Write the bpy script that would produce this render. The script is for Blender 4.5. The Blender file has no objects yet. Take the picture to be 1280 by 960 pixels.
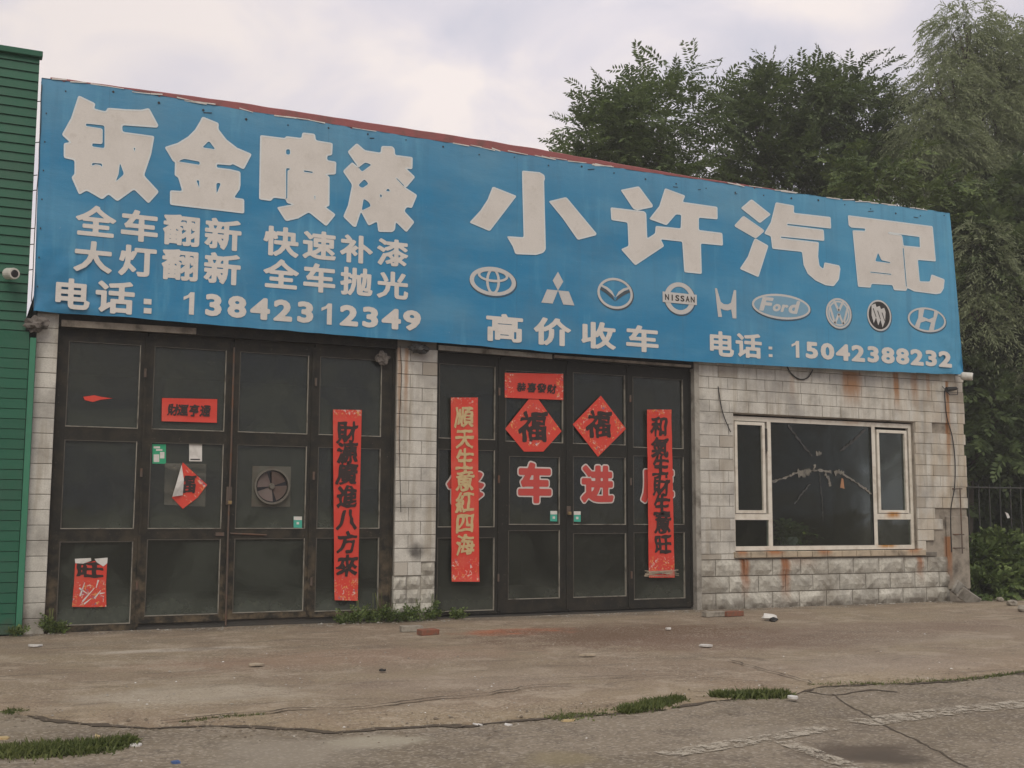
import bpy, bmesh, math, random
import numpy as np
from mathutils import Vector, Matrix, noise as mnoise
random.seed(7); rng = np.random.default_rng(7)
SC = bpy.context.scene
COL = SC.collection
# ------------------------------------------------------------------ camera
FOC, EYE, BACK = 1460.0, 1.6, 16.868
CM = np.array([[0.90557672, -0.42416036, 0.00433629], [-0.051037, -0.09880351, 0.99379731], [0.42110098, 0.90018101, 0.11112203]])
cam_data = bpy.data.cameras.new('camera'); cam = bpy.data.objects.new('camera', cam_data); COL.objects.link(cam)
cam_data.sensor_width = 36; cam_data.lens = FOC * 36 / 1280; cam_data.clip_end = 3000; cam_data.clip_start = 0.1
mw = Matrix.Identity(4)
for i in range(3):
    mw[i][0] = CM[0][i]; mw[i][1] = CM[1][i]; mw[i][2] = -CM[2][i]
mw[0][3], mw[1][3], mw[2][3] = 0, -BACK, EYE
cam.matrix_world = mw
SC.camera = cam
SC.view_settings.view_transform = 'Standard'; SC.view_settings.look = 'None'
SC.view_settings.exposure = 0.12; SC.view_settings.gamma = 1.0; SC.view_settings.use_curve_mapping = False

def F(px, py, y=0.0):
    """facade coordinates (X, Z) on the plane at depth y of a point measured in the photograph"""
    r = CM.T @ np.array([(px - 640) / FOC, -(py - 480) / FOC, 1.0]); t = (y + BACK) / r[1]
    return float(t * r[0]), float(EYE + t * r[2])
def G(px, py, z=0.0):
    r = CM.T @ np.array([(px - 640) / FOC, -(py - 480) / FOC, 1.0]); t = (z - EYE) / r[2]
    return float(t * r[0]), float(-BACK + t * r[1])

# ------------------------------------------------------------------ node helper
class NT:
    def __init__(s, tree): s.t = tree; s.n = tree.nodes; s.l = tree.links
    def new(s, k, **kw):
        n = s.n.new(k)
        for a, b in kw.items(): setattr(n, a, b)
        return n
    def put(s, sock, v):
        if isinstance(v, bpy.types.NodeSocket): s.l.new(v, sock)
        elif v is not None:
            if isinstance(v, (tuple, list)) and len(v) == 3 and sock.type == 'RGBA': v = (*v, 1)
            sock.default_value = v
    def m(s, op, a, b=None, c=None, clamp=False):
        n = s.new('ShaderNodeMath', operation=op, use_clamp=clamp)
        s.put(n.inputs[0], a); s.put(n.inputs[1], b); s.put(n.inputs[2], c); return n.outputs[0]
    def mix(s, f, a, b, bt='MIX'):
        n = s.new('ShaderNodeMix', data_type='RGBA', blend_type=bt); s.put(n.inputs[0], f); s.put(n.inputs[6], a); s.put(n.inputs[7], b); return n.outputs[2]
    def noise(s, vec, scale, detail=4, rough=.55, dist=0.0):
        n = s.new('ShaderNodeTexNoise'); s.put(n.inputs['Vector'], vec); n.inputs['Scale'].default_value = scale
        n.inputs['Detail'].default_value = detail; n.inputs['Roughness'].default_value = rough; n.inputs['Distortion'].default_value = dist; return n.outputs[0]
    def voro(s, vec, scale, feat='F1'):
        n = s.new('ShaderNodeTexVoronoi', feature=feat); s.put(n.inputs['Vector'], vec); n.inputs['Scale'].default_value = scale; return n
    def rng(s, v, a, b, c=0.0, d=1.0):
        n = s.new('ShaderNodeMapRange', interpolation_type='SMOOTHSTEP'); s.put(n.inputs[0], v)
        for i, q in enumerate((a, b, c, d)): n.inputs[i + 1].default_value = q
        return n.outputs[0]
    def ramp(s, v, stops):
        n = s.new('ShaderNodeValToRGB'); s.put(n.inputs[0], v); e = n.color_ramp.elements
        while len(e) < len(stops): e.new(.5)
        for q, (p, c) in zip(e, stops): q.position = p; q.color = (*c, 1)
        return n.outputs[0]
    def pos(s): return s.new('ShaderNodeNewGeometry').outputs['Position']
    def gen(s): return s.new('ShaderNodeTexCoord').outputs['Generated']
    def xyz(s, v):
        n = s.new('ShaderNodeSeparateXYZ'); s.put(n.inputs[0], v); return n.outputs
    def scalev(s, v, sc):
        n = s.new('ShaderNodeMapping'); s.put(n.inputs[0], v); n.inputs['Scale'].default_value = sc; return n.outputs[0]
    def rand(s): return s.new('ShaderNodeObjectInfo').outputs['Random']
    def bump(s, h, strength=.3, dist=.01):
        n = s.new('ShaderNodeBump'); n.inputs['Strength'].default_value = strength; n.inputs['Distance'].default_value = dist; s.put(n.inputs['Height'], h); return n.outputs[0]

MATS = {}
def mat(name, col, rough=.6, grime=.25, scale=3.0, fine=60.0, bump=.15, metal=0.0, spec=.5, build=None, vary=0.0, dirt=(.09, .075, .06)):
    if name in MATS: return MATS[name]
    m = bpy.data.materials.new(name); m.use_nodes = True; t = NT(m.node_tree); b = t.n['Principled BSDF']
    p = t.pos()
    n1 = t.noise(p, scale, 6, .6); n2 = t.noise(p, fine, 3, .6)
    c = t.mix(t.rng(n1, .42, .75, 0, grime * 2), (*col,), dirt)
    c = t.mix(t.m('MULTIPLY', n2, .35), c, t.mix(1.0, c, (.45, .45, .45), 'MULTIPLY'))
    if vary:
        f = t.m('MULTIPLY_ADD', t.rand(), vary, 1 - vary / 2)
        hs = t.new('ShaderNodeHueSaturation'); t.put(hs.inputs['Value'], f); t.put(hs.inputs['Color'], c); c = hs.outputs[0]
    h = n2
    if build:
        r = build(t, p, c, h)
        c = r[0]; h = r[1] if len(r) > 1 and r[1] is not None else h
        if len(r) > 2: t.put(b.inputs['Roughness'], r[2])
        else: b.inputs['Roughness'].default_value = rough
    else: t.put(b.inputs['Roughness'], t.m('MULTIPLY_ADD', n1, .25, rough - .12))
    t.put(b.inputs['Base Color'], c); b.inputs['Metallic'].default_value = metal
    b.inputs['Specular IOR Level'].default_value = spec
    if bump: t.put(b.inputs['Normal'], t.bump(h, bump, .01))
    MATS[name] = m; return m

# ------------------------------------------------------------------ world: overcast sky with soft cloud patches
SUN_AZ, SUN_EL = math.radians(205), math.radians(48)      # behind the camera, to its left (from +Y towards +X)
w = bpy.data.worlds.new("World"); SC.world = w; w.use_nodes = True
t = NT(w.node_tree); bg = t.n['Background']
sky = t.new('ShaderNodeTexSky', sky_type='NISHITA'); sky.sun_disc = False; sky.sun_elevation = SUN_EL; sky.sun_rotation = SUN_AZ
sky.air_density = 1.5; sky.dust_density = 4
gv = t.new('ShaderNodeTexCoord').outputs['Generated']
n1 = t.noise(t.scalev(gv, (1.0, 1.0, 1.8)), 5.0, 5, .5, .5); n2 = t.noise(t.scalev(gv, (1, 1.0, 2.2)), 1.5, 3, .5)
cl = t.ramp(n1, [(.38, (.53, .515, .575)), (.50, (.625, .585, .62)), (.63, (.76, .685, .655))])
dotn = t.new('ShaderNodeVectorMath', operation='DOT_PRODUCT'); t.put(dotn.inputs[0], gv)
dotn.inputs[1].default_value = (.55, .60, .58)        # thinnest cloud, upper right of the building
glow = t.rng(dotn.outputs['Value'], .45, 1.0, .95, 1.2)
glow = t.m('MULTIPLY', glow, t.m('MULTIPLY_ADD', n2, .25, .87))
cl = t.mix(1.0, cl, t.new('ShaderNodeCombineColor').outputs[0], 'MIX') if False else cl
vm = t.new('ShaderNodeVectorMath', operation='SCALE'); t.put(vm.inputs[0], cl); t.put(vm.inputs['Scale'], t.m('MULTIPLY', glow, 10.0))
t.put(bg.inputs['Color'], t.mix(.93, sky.outputs[0], vm.outputs[0])); bg.inputs['Strength'].default_value = 0.103
sun_d = bpy.data.lights.new('sun', 'SUN'); sun = bpy.data.objects.new('sun', sun_d); COL.objects.link(sun)
sun_d.energy = 1.6; sun_d.angle = math.radians(40); sun_d.color = (1, .94, .80)
dv = Vector((math.sin(SUN_AZ) * math.cos(SUN_EL), math.cos(SUN_AZ) * math.cos(SUN_EL), math.sin(SUN_EL)))
sun.rotation_euler = dv.to_track_quat('Z', 'Y').to_euler(); sun.location = (0, 0, 30)

# ------------------------------------------------------------------ object helpers
def link(name, me, m=None, parent=None, loc=None):
    o = bpy.data.objects.new(name, me); COL.objects.link(o)
    if m is not None and me is not None and len(me.materials) == 0: me.materials.append(m)
    if parent is not None: o.parent = parent
    if loc is not None: o.location = loc
    return o
def tag(o, label, cat, group=None, kind=None):
    if label: o['label'] = label
    if cat: o['category'] = cat
    if group: o['group'] = group
    if kind: o['kind'] = kind
    return o
def thing(name, label, cat, loc=(0, 0, 0), group=None):
    o = bpy.data.objects.new(name, None); COL.objects.link(o); o.location = loc; o.empty_display_size = .2
    return tag(o, label, cat, group)
class MB:
    """collects shapes in world coordinates; build() links them as one object"""
    def __init__(s): s.bm = bmesh.new()
    def box(s, x0, x1, y0, y1, z0, z1, rot=None, bev=0.0):
        vs = [Vector((x, y, z)) for x in (x0, x1) for y in (y0, y1) for z in (z0, z1)]
        if rot:
            c = sum(vs, Vector()) / 8; M = Matrix.Rotation(rot[0], 3, rot[1]); vs = [c + M @ (v - c) for v in vs]
        v = [s.bm.verts.new(q) for q in vs]
        fs = [s.bm.faces.new([v[i] for i in f]) for f in ((0, 1, 3, 2), (4, 6, 7, 5), (0, 4, 5, 1), (2, 3, 7, 6), (0, 2, 6, 4), (1, 5, 7, 3))]
        if bev:
            es = list({e for f in fs for e in f.edges}); bmesh.ops.bevel(s.bm, geom=es, offset=bev, segments=1, affect='EDGES')
        return s
    def tube(s, pts, r, n=8, cap=True):
        pts = [Vector(p) for p in pts]; rs = r if isinstance(r, (list, tuple)) else [r] * len(pts); prev = None
        for i, p in enumerate(pts):
            d = (pts[min(i + 1, len(pts) - 1)] - pts[max(i - 1, 0)]).normalized()
            a = d.orthogonal().normalized() if i == 0 else (prev - d * prev.dot(d)).normalized(); prev = a; b = d.cross(a)
            ring = [s.bm.verts.new(p + (a * math.cos(2 * math.pi * k / n) + b * math.sin(2 * math.pi * k / n)) * rs[i]) for k in range(n)]
            if i: [s.bm.faces.new((last[k], last[(k + 1) % n], ring[(k + 1) % n], ring[k])) for k in range(n)]
            elif cap: s.bm.faces.new(ring[::-1])
            last = ring
        if cap: s.bm.faces.new(last)
        return s
    def prism(s, poly, y0, y1):
        """polygon in (x, z), extruded from y0 (front) to y1"""
        a = [s.bm.verts.new((x, y0, z)) for x, z in poly]; b = [s.bm.verts.new((x, y1, z)) for x, z in poly]
        s.bm.faces.new(a); s.bm.faces.new(b[::-1]); n = len(a)
        for i in range(n): s.bm.faces.new((a[i], b[i], b[(i + 1) % n], a[(i + 1) % n]))
        return s
    def faces(s, vs, fs):
        v = [s.bm.verts.new(q) for q in vs]
        for f in fs:
            try: s.bm.faces.new([v[i] for i in f])
            except ValueError: pass
        return s
    def build(s, name, m=None, parent=None, smooth=False, origin=None):
        bmesh.ops.recalc_face_normals(s.bm, faces=s.bm.faces)
        if origin is not None: bmesh.ops.translate(s.bm, vec=-Vector(origin), verts=s.bm.verts)
        me = bpy.data.meshes.new(name); s.bm.to_mesh(me); s.bm.free()
        if smooth: me.shade_smooth()
        if m: me.materials.append(m)
        o = link(name, me, None, parent)
        off = Vector(origin) if origin is not None else Vector()
        pl = Vector()
        q = parent
        while q is not None: pl += q.location; q = q.parent
        o.location = off - pl
        return o
def box(name, m, parent, x0, x1, y0, y1, z0, z1, bev=0.0, rot=None): return MB().box(x0, x1, y0, y1, z0, z1, rot, bev).build(name, m, parent)
def npmesh(name, verts, quads, m, parent=None):
    me = bpy.data.meshes.new(name); nv, nq = len(verts), len(quads)
    me.vertices.add(nv); me.vertices.foreach_set('co', np.ascontiguousarray(verts, dtype=np.float32).ravel())
    me.loops.add(nq * 4); me.loops.foreach_set('vertex_index', np.ascontiguousarray(quads, dtype=np.int32).ravel())
    me.polygons.add(nq); me.polygons.foreach_set('loop_start', np.arange(nq, dtype=np.int32) * 4)
    me.update(calc_edges=True); me.materials.append(m)
    o = link(name, me, None, parent)
    if parent is not None: o.location = -parent.location
    return o

# ------------------------------------------------------------------ lettering: font glyphs as flat meshes
GL = {}
def glyph(ch, off):
    k = (ch, off)
    if k in GL: return GL[k]
    c = bpy.data.curves.new('glyph', 'FONT'); c.body = ch; c.offset = off; c.resolution_u = 3; c.fill_mode = 'FRONT'
    o = bpy.data.objects.new('glyph', c); COL.objects.link(o)
    me = bpy.data.meshes.new_from_object(o.evaluated_get(bpy.context.evaluated_depsgraph_get()))
    v = [(p.co.x, p.co.y) for p in me.vertices]; f = [tuple(p.vertices) for p in me.polygons]
    COL.objects.unlink(o); bpy.data.objects.remove(o); bpy.data.curves.remove(c); bpy.data.meshes.remove(me)
    GL[k] = (v, f); return GL[k]
SDF = {}
def bold(ch, off, N=64, brush=0.0):
    """glyph thickened evenly by off (em), traced from its distance field; brush varies the stroke weight"""
    k = (ch, off, N, brush)
    if k in SDF: return SDF[k]
    v, f = glyph(ch, 0.0); cnt = {}
    for q in f:
        for i in range(len(q)):
            e = (min(q[i], q[i - 1]), max(q[i], q[i - 1])); cnt[e] = cnt.get(e, 0) + 1
    E_ = np.array([(*v[a], *v[b]) for (a, b), c in cnt.items() if c == 1]); V = np.array(v)
    pad = off + .03; lo = V.min(0) - pad; hi = V.max(0) + pad; h = max(hi - lo) / N; nx = int((hi[0] - lo[0]) / h) + 2; nz = int((hi[1] - lo[1]) / h) + 2
    X, Z = np.meshgrid(lo[0] + np.arange(nx) * h, lo[1] + np.arange(nz) * h, indexing='ij'); px, pz = X.ravel()[:, None], Z.ravel()[:, None]
    ax, az, bx, bz = E_.T; dx, dz = bx - ax, bz - az; L2 = np.maximum(dx * dx + dz * dz, 1e-12)
    u = np.clip(((px - ax) * dx + (pz - az) * dz) / L2, 0, 1); D = np.sqrt(((px - ax - u * dx) ** 2 + (pz - az - u * dz) ** 2).min(1))
    cr = ((az > pz) != (bz > pz)) & (px < ax + (pz - az) * dx / np.where(dz == 0, 1e-12, dz)); ins = cr.sum(1) % 2 == 1
    S_ = np.where(ins, -D, D).reshape(nx, nz) - off
    if brush:
        ph = (ord(ch) % 89) * .7; S_ = S_ - brush * (np.sin(X * 9 + ph) * np.cos(Z * 7 + ph * 1.3) + .6 * np.sin(X * 17 - Z * 13 + ph))
    vs = []; fs = []; idx = {}
    def vert(key, x, z):
        if key not in idx: idx[key] = len(vs); vs.append((float(x), float(z)))
        return idx[key]
    for j in range(nz - 1):
        i = 0
        while i < nx - 1:
            c = [(i, j), (i + 1, j), (i + 1, j + 1), (i, j + 1)]; sv = [S_[q] for q in c]
            if max(sv) < 0:
                i0 = i
                if not brush:
                    while i + 1 < nx - 1 and S_[i + 2, j] < 0 and S_[i + 2, j + 1] < 0: i += 1
                fs.append((vert((i0, j), X[i0, j], Z[i0, j]), vert((i + 1, j), X[i + 1, j], Z[i + 1, j]), vert((i + 1, j + 1), X[i + 1, j + 1], Z[i + 1, j + 1]), vert((i0, j + 1), X[i0, j + 1], Z[i0, j + 1])))
            elif min(sv) < 0:
                p = []
                for a in range(4):
                    A_, B_ = c[a], c[(a + 1) % 4]; sa, sb = S_[A_], S_[B_]
                    if sa < 0: p.append(vert(A_, X[A_], Z[A_]))
                    if (sa < 0) != (sb < 0): u_ = sa / (sa - sb); p.append(vert(tuple(sorted((A_, B_))), X[A_] + (X[B_] - X[A_]) * u_, Z[A_] + (Z[B_] - Z[A_]) * u_))
                if len(p) > 2: fs.append(tuple(p))
            i += 1
    SDF[k] = (vs, fs); return SDF[k]
def put_glyph(mb, ch, cx, cz, wd, ht, y, off=.02, em=True, slant=0.0, rot=0.0, noise_amp=0.0, N=64):
    if ch == '1' and em == 'digit':
        mb.faces([(cx + a * wd, y, cz + b * ht) for a, b in ((-.02, -.5), (.24, -.5), (.24, .5), (.03, .5), (-.02, .26), (-.10, .36), (-.32, .27), (-.32, .12))], [(0, 1, 2, 3, 4), (4, 3, 5), (4, 5, 6, 7)]); return
    v, f = bold(ch, off, N, .016 if noise_amp else 0.0)
    xs = [p[0] for p in v]; zs = [p[1] for p in v]
    if em == 'digit':
        r = bold('8', off, N)[0]; wr = max(p[0] for p in r) - min(p[0] for p in r); m_ = (min(xs) + max(xs)) / 2; x0, x1, z0, z1 = m_ - wr / 2, m_ + wr / 2, min(zs), max(zs)
    elif em: x0, x1, z0, z1 = .02, .98, -.10, .86
    else: x0, x1, z0, z1 = min(xs), max(xs), min(zs), max(zs)
    out = []
    for x, z in v:
        a = ((x - x0) / (x1 - x0) - .5) * wd; b = ((z - z0) / (z1 - z0) - .5) * ht
        a += slant * b
        if noise_amp:
            q = Vector((x * 2.2 + cx, z * 2.2 + cz, ord(ch) % 97)); a += (mnoise.noise(q)) * noise_amp * wd; b += mnoise.noise(q + Vector((9, 5, 2))) * noise_amp * ht
        out.append((cx + a * math.cos(rot) - b * math.sin(rot), y, cz + a * math.sin(rot) + b * math.cos(rot)))
    mb.faces(out, f)
def poly_fill(polys, y, round_px=0.0):
    """outline + holes in (x, z) -> filled flat mesh data through a 2D curve"""
    c = bpy.data.curves.new('outline', 'CURVE'); c.dimensions = '2D'; c.fill_mode = 'BOTH'
    for poly in polys:
        s = c.splines.new('POLY'); s.points.add(len(poly) - 1); s.use_cyclic_u = True
        for p, (x, z) in zip(s.points, poly): p.co = (x, z, 0, 1)
    o = bpy.data.objects.new('outline', c); COL.objects.link(o)
    me = bpy.data.meshes.new_from_object(o.evaluated_get(bpy.context.evaluated_depsgraph_get()))
    v = [(p.co.x, y, p.co.y) for p in me.vertices]; f = [tuple(p.vertices) for p in me.polygons]
    COL.objects.unlink(o); bpy.data.objects.remove(o); bpy.data.curves.remove(c); bpy.data.meshes.remove(me)
    return v, f
def soften(poly, d=.02):
    """cut corners a little, as the printed letters are rounded"""
    out = []; n = len(poly)
    for i in range(n):
        p = Vector(poly[i]); a = Vector(poly[i - 1]); b = Vector(poly[(i + 1) % n])
        da, db = (a - p), (b - p); la, lb = da.length, db.length
        if min(la, lb) < 1e-6: continue
        k = min(d, la * .4, lb * .4)
        ang = da.angle(db) if la and lb else 3
        if ang > 2.6: out.append(tuple(p)); continue
        q0 = p + da / la * k; q1 = p + db / lb * k
        out.append(tuple(q0)); out.append(tuple((q0 + q1) * .25 + p * .5)); out.append(tuple(q1))
    return out

# ------------------------------------------------------------------ materials
def streaks(t, p, c, lst, col, nz=None):
    """rust runs: (x, z top, length, half width, strength)"""
    x, y, z = t.xyz(p)
    wob = t.m('MULTIPLY_ADD', t.noise(t.scalev(p, (1, 1, .25)), 9, 3), .10, -.05)
    brk = t.rng(t.noise(t.scalev(p, (4, 1, .6)), 5, 4), .25, .5)
    tot = None
    for (sx, zt, ln, hw, st) in lst:
        dx = t.m('ABSOLUTE', t.m('SUBTRACT', t.m('ADD', x, wob), sx))
        a = t.rng(dx, hw * .25, hw * 1.05, min(1.0, st * 1.25), 0)
        b = t.rng(z, zt - ln, zt - ln * .25, 0, 1); b2 = t.rng(z, zt, zt + .04, 1, 0)
        k = t.m('MULTIPLY', t.m('MULTIPLY', a, b), b2)
        tot = k if tot is None else t.m('MAXIMUM', tot, k)
    return t.mix(t.m('MULTIPLY', tot, t.m('MULTIPLY_ADD', brk, .6, .4)), c, col)
RUST = [(*F(1065, 472)[:1], 4.25, .75, .30, .75), (F(1057, 472)[0], 4.25, .7, .10, .7), (F(1120, 472)[0], 4.3, .85, .10, 1.0), (F(1143, 475)[0], 4.3, .75, .12, .5), (F(1160, 475)[0], 4.3, .6, .06, .5),
        (F(1183, 480)[0], 4.2, 2.4, .07, 1.0), (F(931, 697)[0], .98, .95, .13, 1.0), (F(981, 697)[0], .98, 1.05, .15, 1.0), (F(1150, 697)[0], .98, .7, .12, .7), (F(990, 480)[0], 4.1, .5, .08, .25),
        (F(1186, 700)[0], 1.2, 1.0, .1, .8), (F(508, 440)[0], 4.25, 1.5, .06, .55), (F(500, 440)[0], 4.25, 2.6, .04, .45), (F(1000, 690)[0], 1.0, .4, .5, .3)]
def tile_build(t, p, c, h):
    fine = t.noise(p, 90, 2); craze = t.voro(p, 38, 'DISTANCE_TO_EDGE').outputs['Distance']
    c = t.mix(t.rng(craze, 0.0, .10, .22, 0), c, (.12, .10, .08))
    vert = t.noise(t.scalev(p, (7, 7, .5)), 1.0, 4, .6)
    c = t.mix(t.rng(vert, .46, .72, 0, .6), c, (.27, .225, .16)); x_ = t.xyz(p)[0]; c = t.mix(t.m('MULTIPLY', t.rng(x_, 14.5, 17.6, 0, .55), t.rng(t.noise(t.scalev(p, (2, 2, .6)), 2.0, 4), .35, .65)), c, (.42, .32, .20))
    g = t.noise(p, .9, 5, .65); c = t.mix(t.rng(g, .45, .66, 0, .5), c, (.26, .245, .235)); chip = t.rng(t.noise(p, 6.5, 5, .7), .66, .70, 0, .75); c = t.mix(chip, c, (.30, .26, .21)); rn = t.rand(); c = t.mix(t.rng(rn, .93, .95, 0, .55), c, (.26, .22, .17))
    z = t.xyz(p)[2]
    low = t.m('MULTIPLY', t.rng(z, 0.0, .55, .75, 0), t.rng(t.noise(p, 3, 4), .35, .65)); c = t.mix(low, c, (.12, .10, .075))
    c = streaks(t, p, c, RUST, (.30, .145, .055))
    x = t.xyz(p)[0]; sx, sz = F(519, 690); d = t.m('SQRT', t.m('ADD', t.m('POWER', t.m('ABSOLUTE', t.m('SUBTRACT', x, sx)), 2.0), t.m('POWER', t.m('ABSOLUTE', t.m('SUBTRACT', z, sz)), 2.0)))
    c = t.mix(t.rng(t.m('ADD', d, t.m('MULTIPLY', t.noise(p, 9, 4), .14)), .10, .24, .85, 0), c, (.05, .045, .04))
    return c, t.m('ADD', fine, t.m('MULTIPLY', craze, .8))
M_TILE = mat('glazed_tile', (.63, .61, .555), .45, .3, 2.2, 45, .25, build=tile_build, vary=.12)
def rock_build(t, p, c, h):
    n = t.noise(p, 22, 6, .7); c = t.mix(t.rng(n, .42, .66, 0, .6), c, (.26, .245, .21))
    g = t.noise(p, 1.6, 5, .6); c = t.mix(t.rng(g, .45, .68, 0, .6), c, (.2, .175, .14))
    c = streaks(t, p, c, RUST, (.27, .115, .05))
    x, y, z = t.xyz(p)
    k = t.m('MULTIPLY', t.rng(z, 0, .2, .8, 0), t.rng(t.noise(p, 4, 4), .3, .6)); c = t.mix(k, c, (.10, .08, .06))
    k = t.rng(t.m('ADD', x, t.m('MULTIPLY', t.noise(p, 3, 4), .8)), 17.1, 17.6, 0, .85); c = t.mix(k, c, (.13, .115, .09))
    return c, n
M_ROCK = mat('rock_faced_block', (.55, .53, .47), .75, .3, 3, 40, .9, build=rock_build, vary=.18)
M_MORTAR = mat('mortar', (.235, .215, .185), .9, .4, 3, 50, .5)
M_RENDER = mat('cement_render', (.33, .29, .24), .9, .5, 2.5, 40, .6, build=lambda t, p, c, h: (streaks(t, p, c, RUST, (.25, .11, .045)), h))
M_CONC = mat('aged_concrete', (.36, .34, .30), .9, .5, 3, 40, .6)
M_SILL = mat('stone_sill', (.46, .38, .28), .7, .35, 5, 60, .4, vary=.2, build=lambda t, p, c, h: (streaks(t, p, c, [(13.0, 1.05, .2, .25, .9), (14.1, 1.05, .2, .2, .7), (12.3, 1.05, .2, .15, .7), (16.2, 1.05, .2, .2, .6)], (.34, .12, .03)), h))
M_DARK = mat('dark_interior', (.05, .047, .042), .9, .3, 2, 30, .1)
def door_build(t, p, c, h):
    x, y, z = t.xyz(p)
    k = t.m('MULTIPLY', t.rng(z, .1, 1.6, 1, .15), t.rng(t.noise(p, 6, 5, .6), .35, .7))
    xl = t.rng(x, 5.9, 6.6, 1.0, .12)
    c = t.mix(t.m('MULTIPLY', k, xl), c, (.125, .095, .060))
    s = t.rng(t.noise(p, 30, 4, .7), .62, .72, 0, .5); return t.mix(s, c, (.16, .13, .10)), h
M_DOOR = mat('dark_painted_steel', (.016, .016, .0135), .6, .12, 4, 50, .25, build=door_build, dirt=(.035, .030, .023), spec=.25)
M_BEAD = mat('worn_bead_lit', (.27, .25, .21), .5, .5, 6, 80, .15, dirt=(.06, .05, .04))  # right and bottom bars: the light they catch is painted in as paler colour
M_BEAD_SHADED = mat('worn_bead_shaded', (.085, .075, .06), .5, .5, 6, 80, .15, dirt=(.03, .026, .02))  # same bead darkened for left and top bars, shade put into the colour
M_PVC = mat('white_window_frame', (.72, .68, .60), .35, .22, 5, 60, .05, dirt=(.3, .22, .15), build=lambda t, p, c, h: (streaks(t, p, c, [(15.85, 1.66, .14, .22, 1.0), (15.7, 1.08, .1, .3, .8), (14.9, 3.36, .1, .3, .3)], (.42, .20, .05)), h))
def banner_build(t, p, c, h):
    x, y, z = t.xyz(p)
    n = t.noise(t.scalev(p, (.5, .5, 1.4)), 1.1, 4, .55); c = t.mix(t.rng(n, .4, .7, 0, .30), c, (.16, .36, .50))
    c = t.mix(t.rng(z, 6.3, 7.5, 0, .30), c, (.17, .34, .46))                      # sky gloss painted into the colour along the top
    c = t.mix(t.rng(x, 10.0, 17.5, 0, .38), c, (.13, .42, .62))                    # lighter blue towards its right end
    sp = t.rng(t.noise(p, 26, 3, .7), .70, .78, 0, .6); c = t.mix(sp, c, (.4, .48, .5)); dr = t.noise(t.scalev(p, (3.2, 1, .22)), 1.5, 5, .6); c = t.mix(t.rng(dr, .5, .72, 0, .35), c, (.05, .17, .29)); dr2 = t.noise(t.scalev(p, (2.1, 1, .3)), 2.3, 4, .6); c = t.mix(t.rng(dr2, .54, .75, 0, .3), c, (.14, .40, .56)); sm = t.m('ABSOLUTE', t.m('SUBTRACT', t.m('FRACT', t.m('DIVIDE', x, 3.15)), .5)); c = t.mix(t.rng(sm, 0, .004, .3, 0), c, (.04, .13, .22))
    fold = t.noise(t.scalev(p, (.6, 1, 1.6)), 2.4, 4, .55)
    weave = t.noise(t.scalev(p, (1, 1, 6)), 14, 3, .6)
    return c, t.m('ADD', t.m('MULTIPLY', fold, 2.6), t.m('MULTIPLY', weave, .25))
M_BLUE = mat('blue_vinyl', (.022, .215, .42), .45, .18, 1.2, 70, .35, build=banner_build, dirt=(.10, .20, .28), spec=.35)
def letter_build(t, p, c, h):
    n = t.noise(p, 7, 5, .65); c = t.mix(t.rng(n, .55, .72, 0, .25), c, (.40, .36, .31)); return c, h
M_LETTER = mat('letter_print', (.67, .635, .60), .55, .12, 2, 70, .1, build=letter_build, dirt=(.4, .37, .33))
M_RIM = mat('letter_edge_print', (.68, .73, .75), .55, .1, 2, 70, .05, dirt=(.4, .42, .42))
M_RED_RAIL = mat('red_metal', (.30, .085, .085), .6, .4, 5, 50, .4, dirt=(.16, .08, .07))
M_BLACK = mat('black_print', (.02, .018, .017), .6, 0, 3, 60, 0)
M_SHADE = mat('grey_blue_print', (.06, .08, .10), .6, 0, 3, 60, 0)
M_CHROME = mat('silver_print', (.56, .55, .54), .5, .1, 3, 60, 0, dirt=(.4, .4, .4))
M_OVALBLUE = mat('oval_blue_print', (.19, .36, .50), .5, .1, 3, 60, 0, dirt=(.1, .3, .4))
M_STEEL = mat('rusty_steel', (.10, .075, .06), .7, .5, 6, 40, .5, dirt=(.14, .06, .03))
M_GREEN = mat('green_cladding', (.016, .108, .062), .5, .28, 1.4, 60, .2, dirt=(.035, .10, .065), vary=.16, spec=.3,
              build=lambda t, p, c, h: (t.mix(t.m('MULTIPLY', t.rng(t.noise(p, 2.6, 4, .6), .5, .7), t.rng(t.xyz(p)[2], .1, .9, .8, .08)), c, (.05, .075, .05)), h))
M_GREEN2 = mat('green_trim', (.035, .20, .115), .5, .2, 2, 60, .1, dirt=(.04, .1, .07))
M_DARK_GREEN = mat('dark_green_gap', (.012, .05, .032), .8, .2, 2, 60, .1)  # darker green of the backing wall seen between planks
M_WHITE_PLASTIC = mat('white_plastic', (.62, .60, .55), .4, .15, 8, 60, .05)
M_LENS = mat('dark_lens', (.015, .015, .02), .15, 0, 3, 60, 0)
M_FENCE = mat('dark_fence_paint', (.03, .034, .03), .6, .3, 6, 60, .2)
M_RUBBER = mat('black_cable', (.02, .02, .02), .6, .1, 5, 60, .1)
M_RAG = mat('dusty_rag', (.17, .15, .135), .95, .5, 8, 60, .4, dirt=(.04, .035, .03))
M_BRICK = mat('red_brick', (.27, .10, .06), .95, .5, 14, 90, .9, dirt=(.17, .12, .085), vary=.2)
M_GREYBRICK = mat('grey_brick', (.34, .31, .26), .9, .3, 12, 90, .6)
M_PAPER = mat('white_paper', (.68, .66, .63), .8, .15, 8, 60, .1)
M_STICK_GREEN = mat('green_sticker', (.02, .34, .17), .5, .05, 8, 60, 0)
M_STICK_TEAL = mat('teal_sticker', (.05, .40, .30), .5, .05, 8, 60, 0)
M_GOLD = mat('gold_print', (.56, .43, .22), .5, .3, 14, 60, .05, dirt=(.42, .26, .12))
M_INK = mat('brush_ink', (.025, .012, .010), .5, 0, 8, 60, 0)
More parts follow.
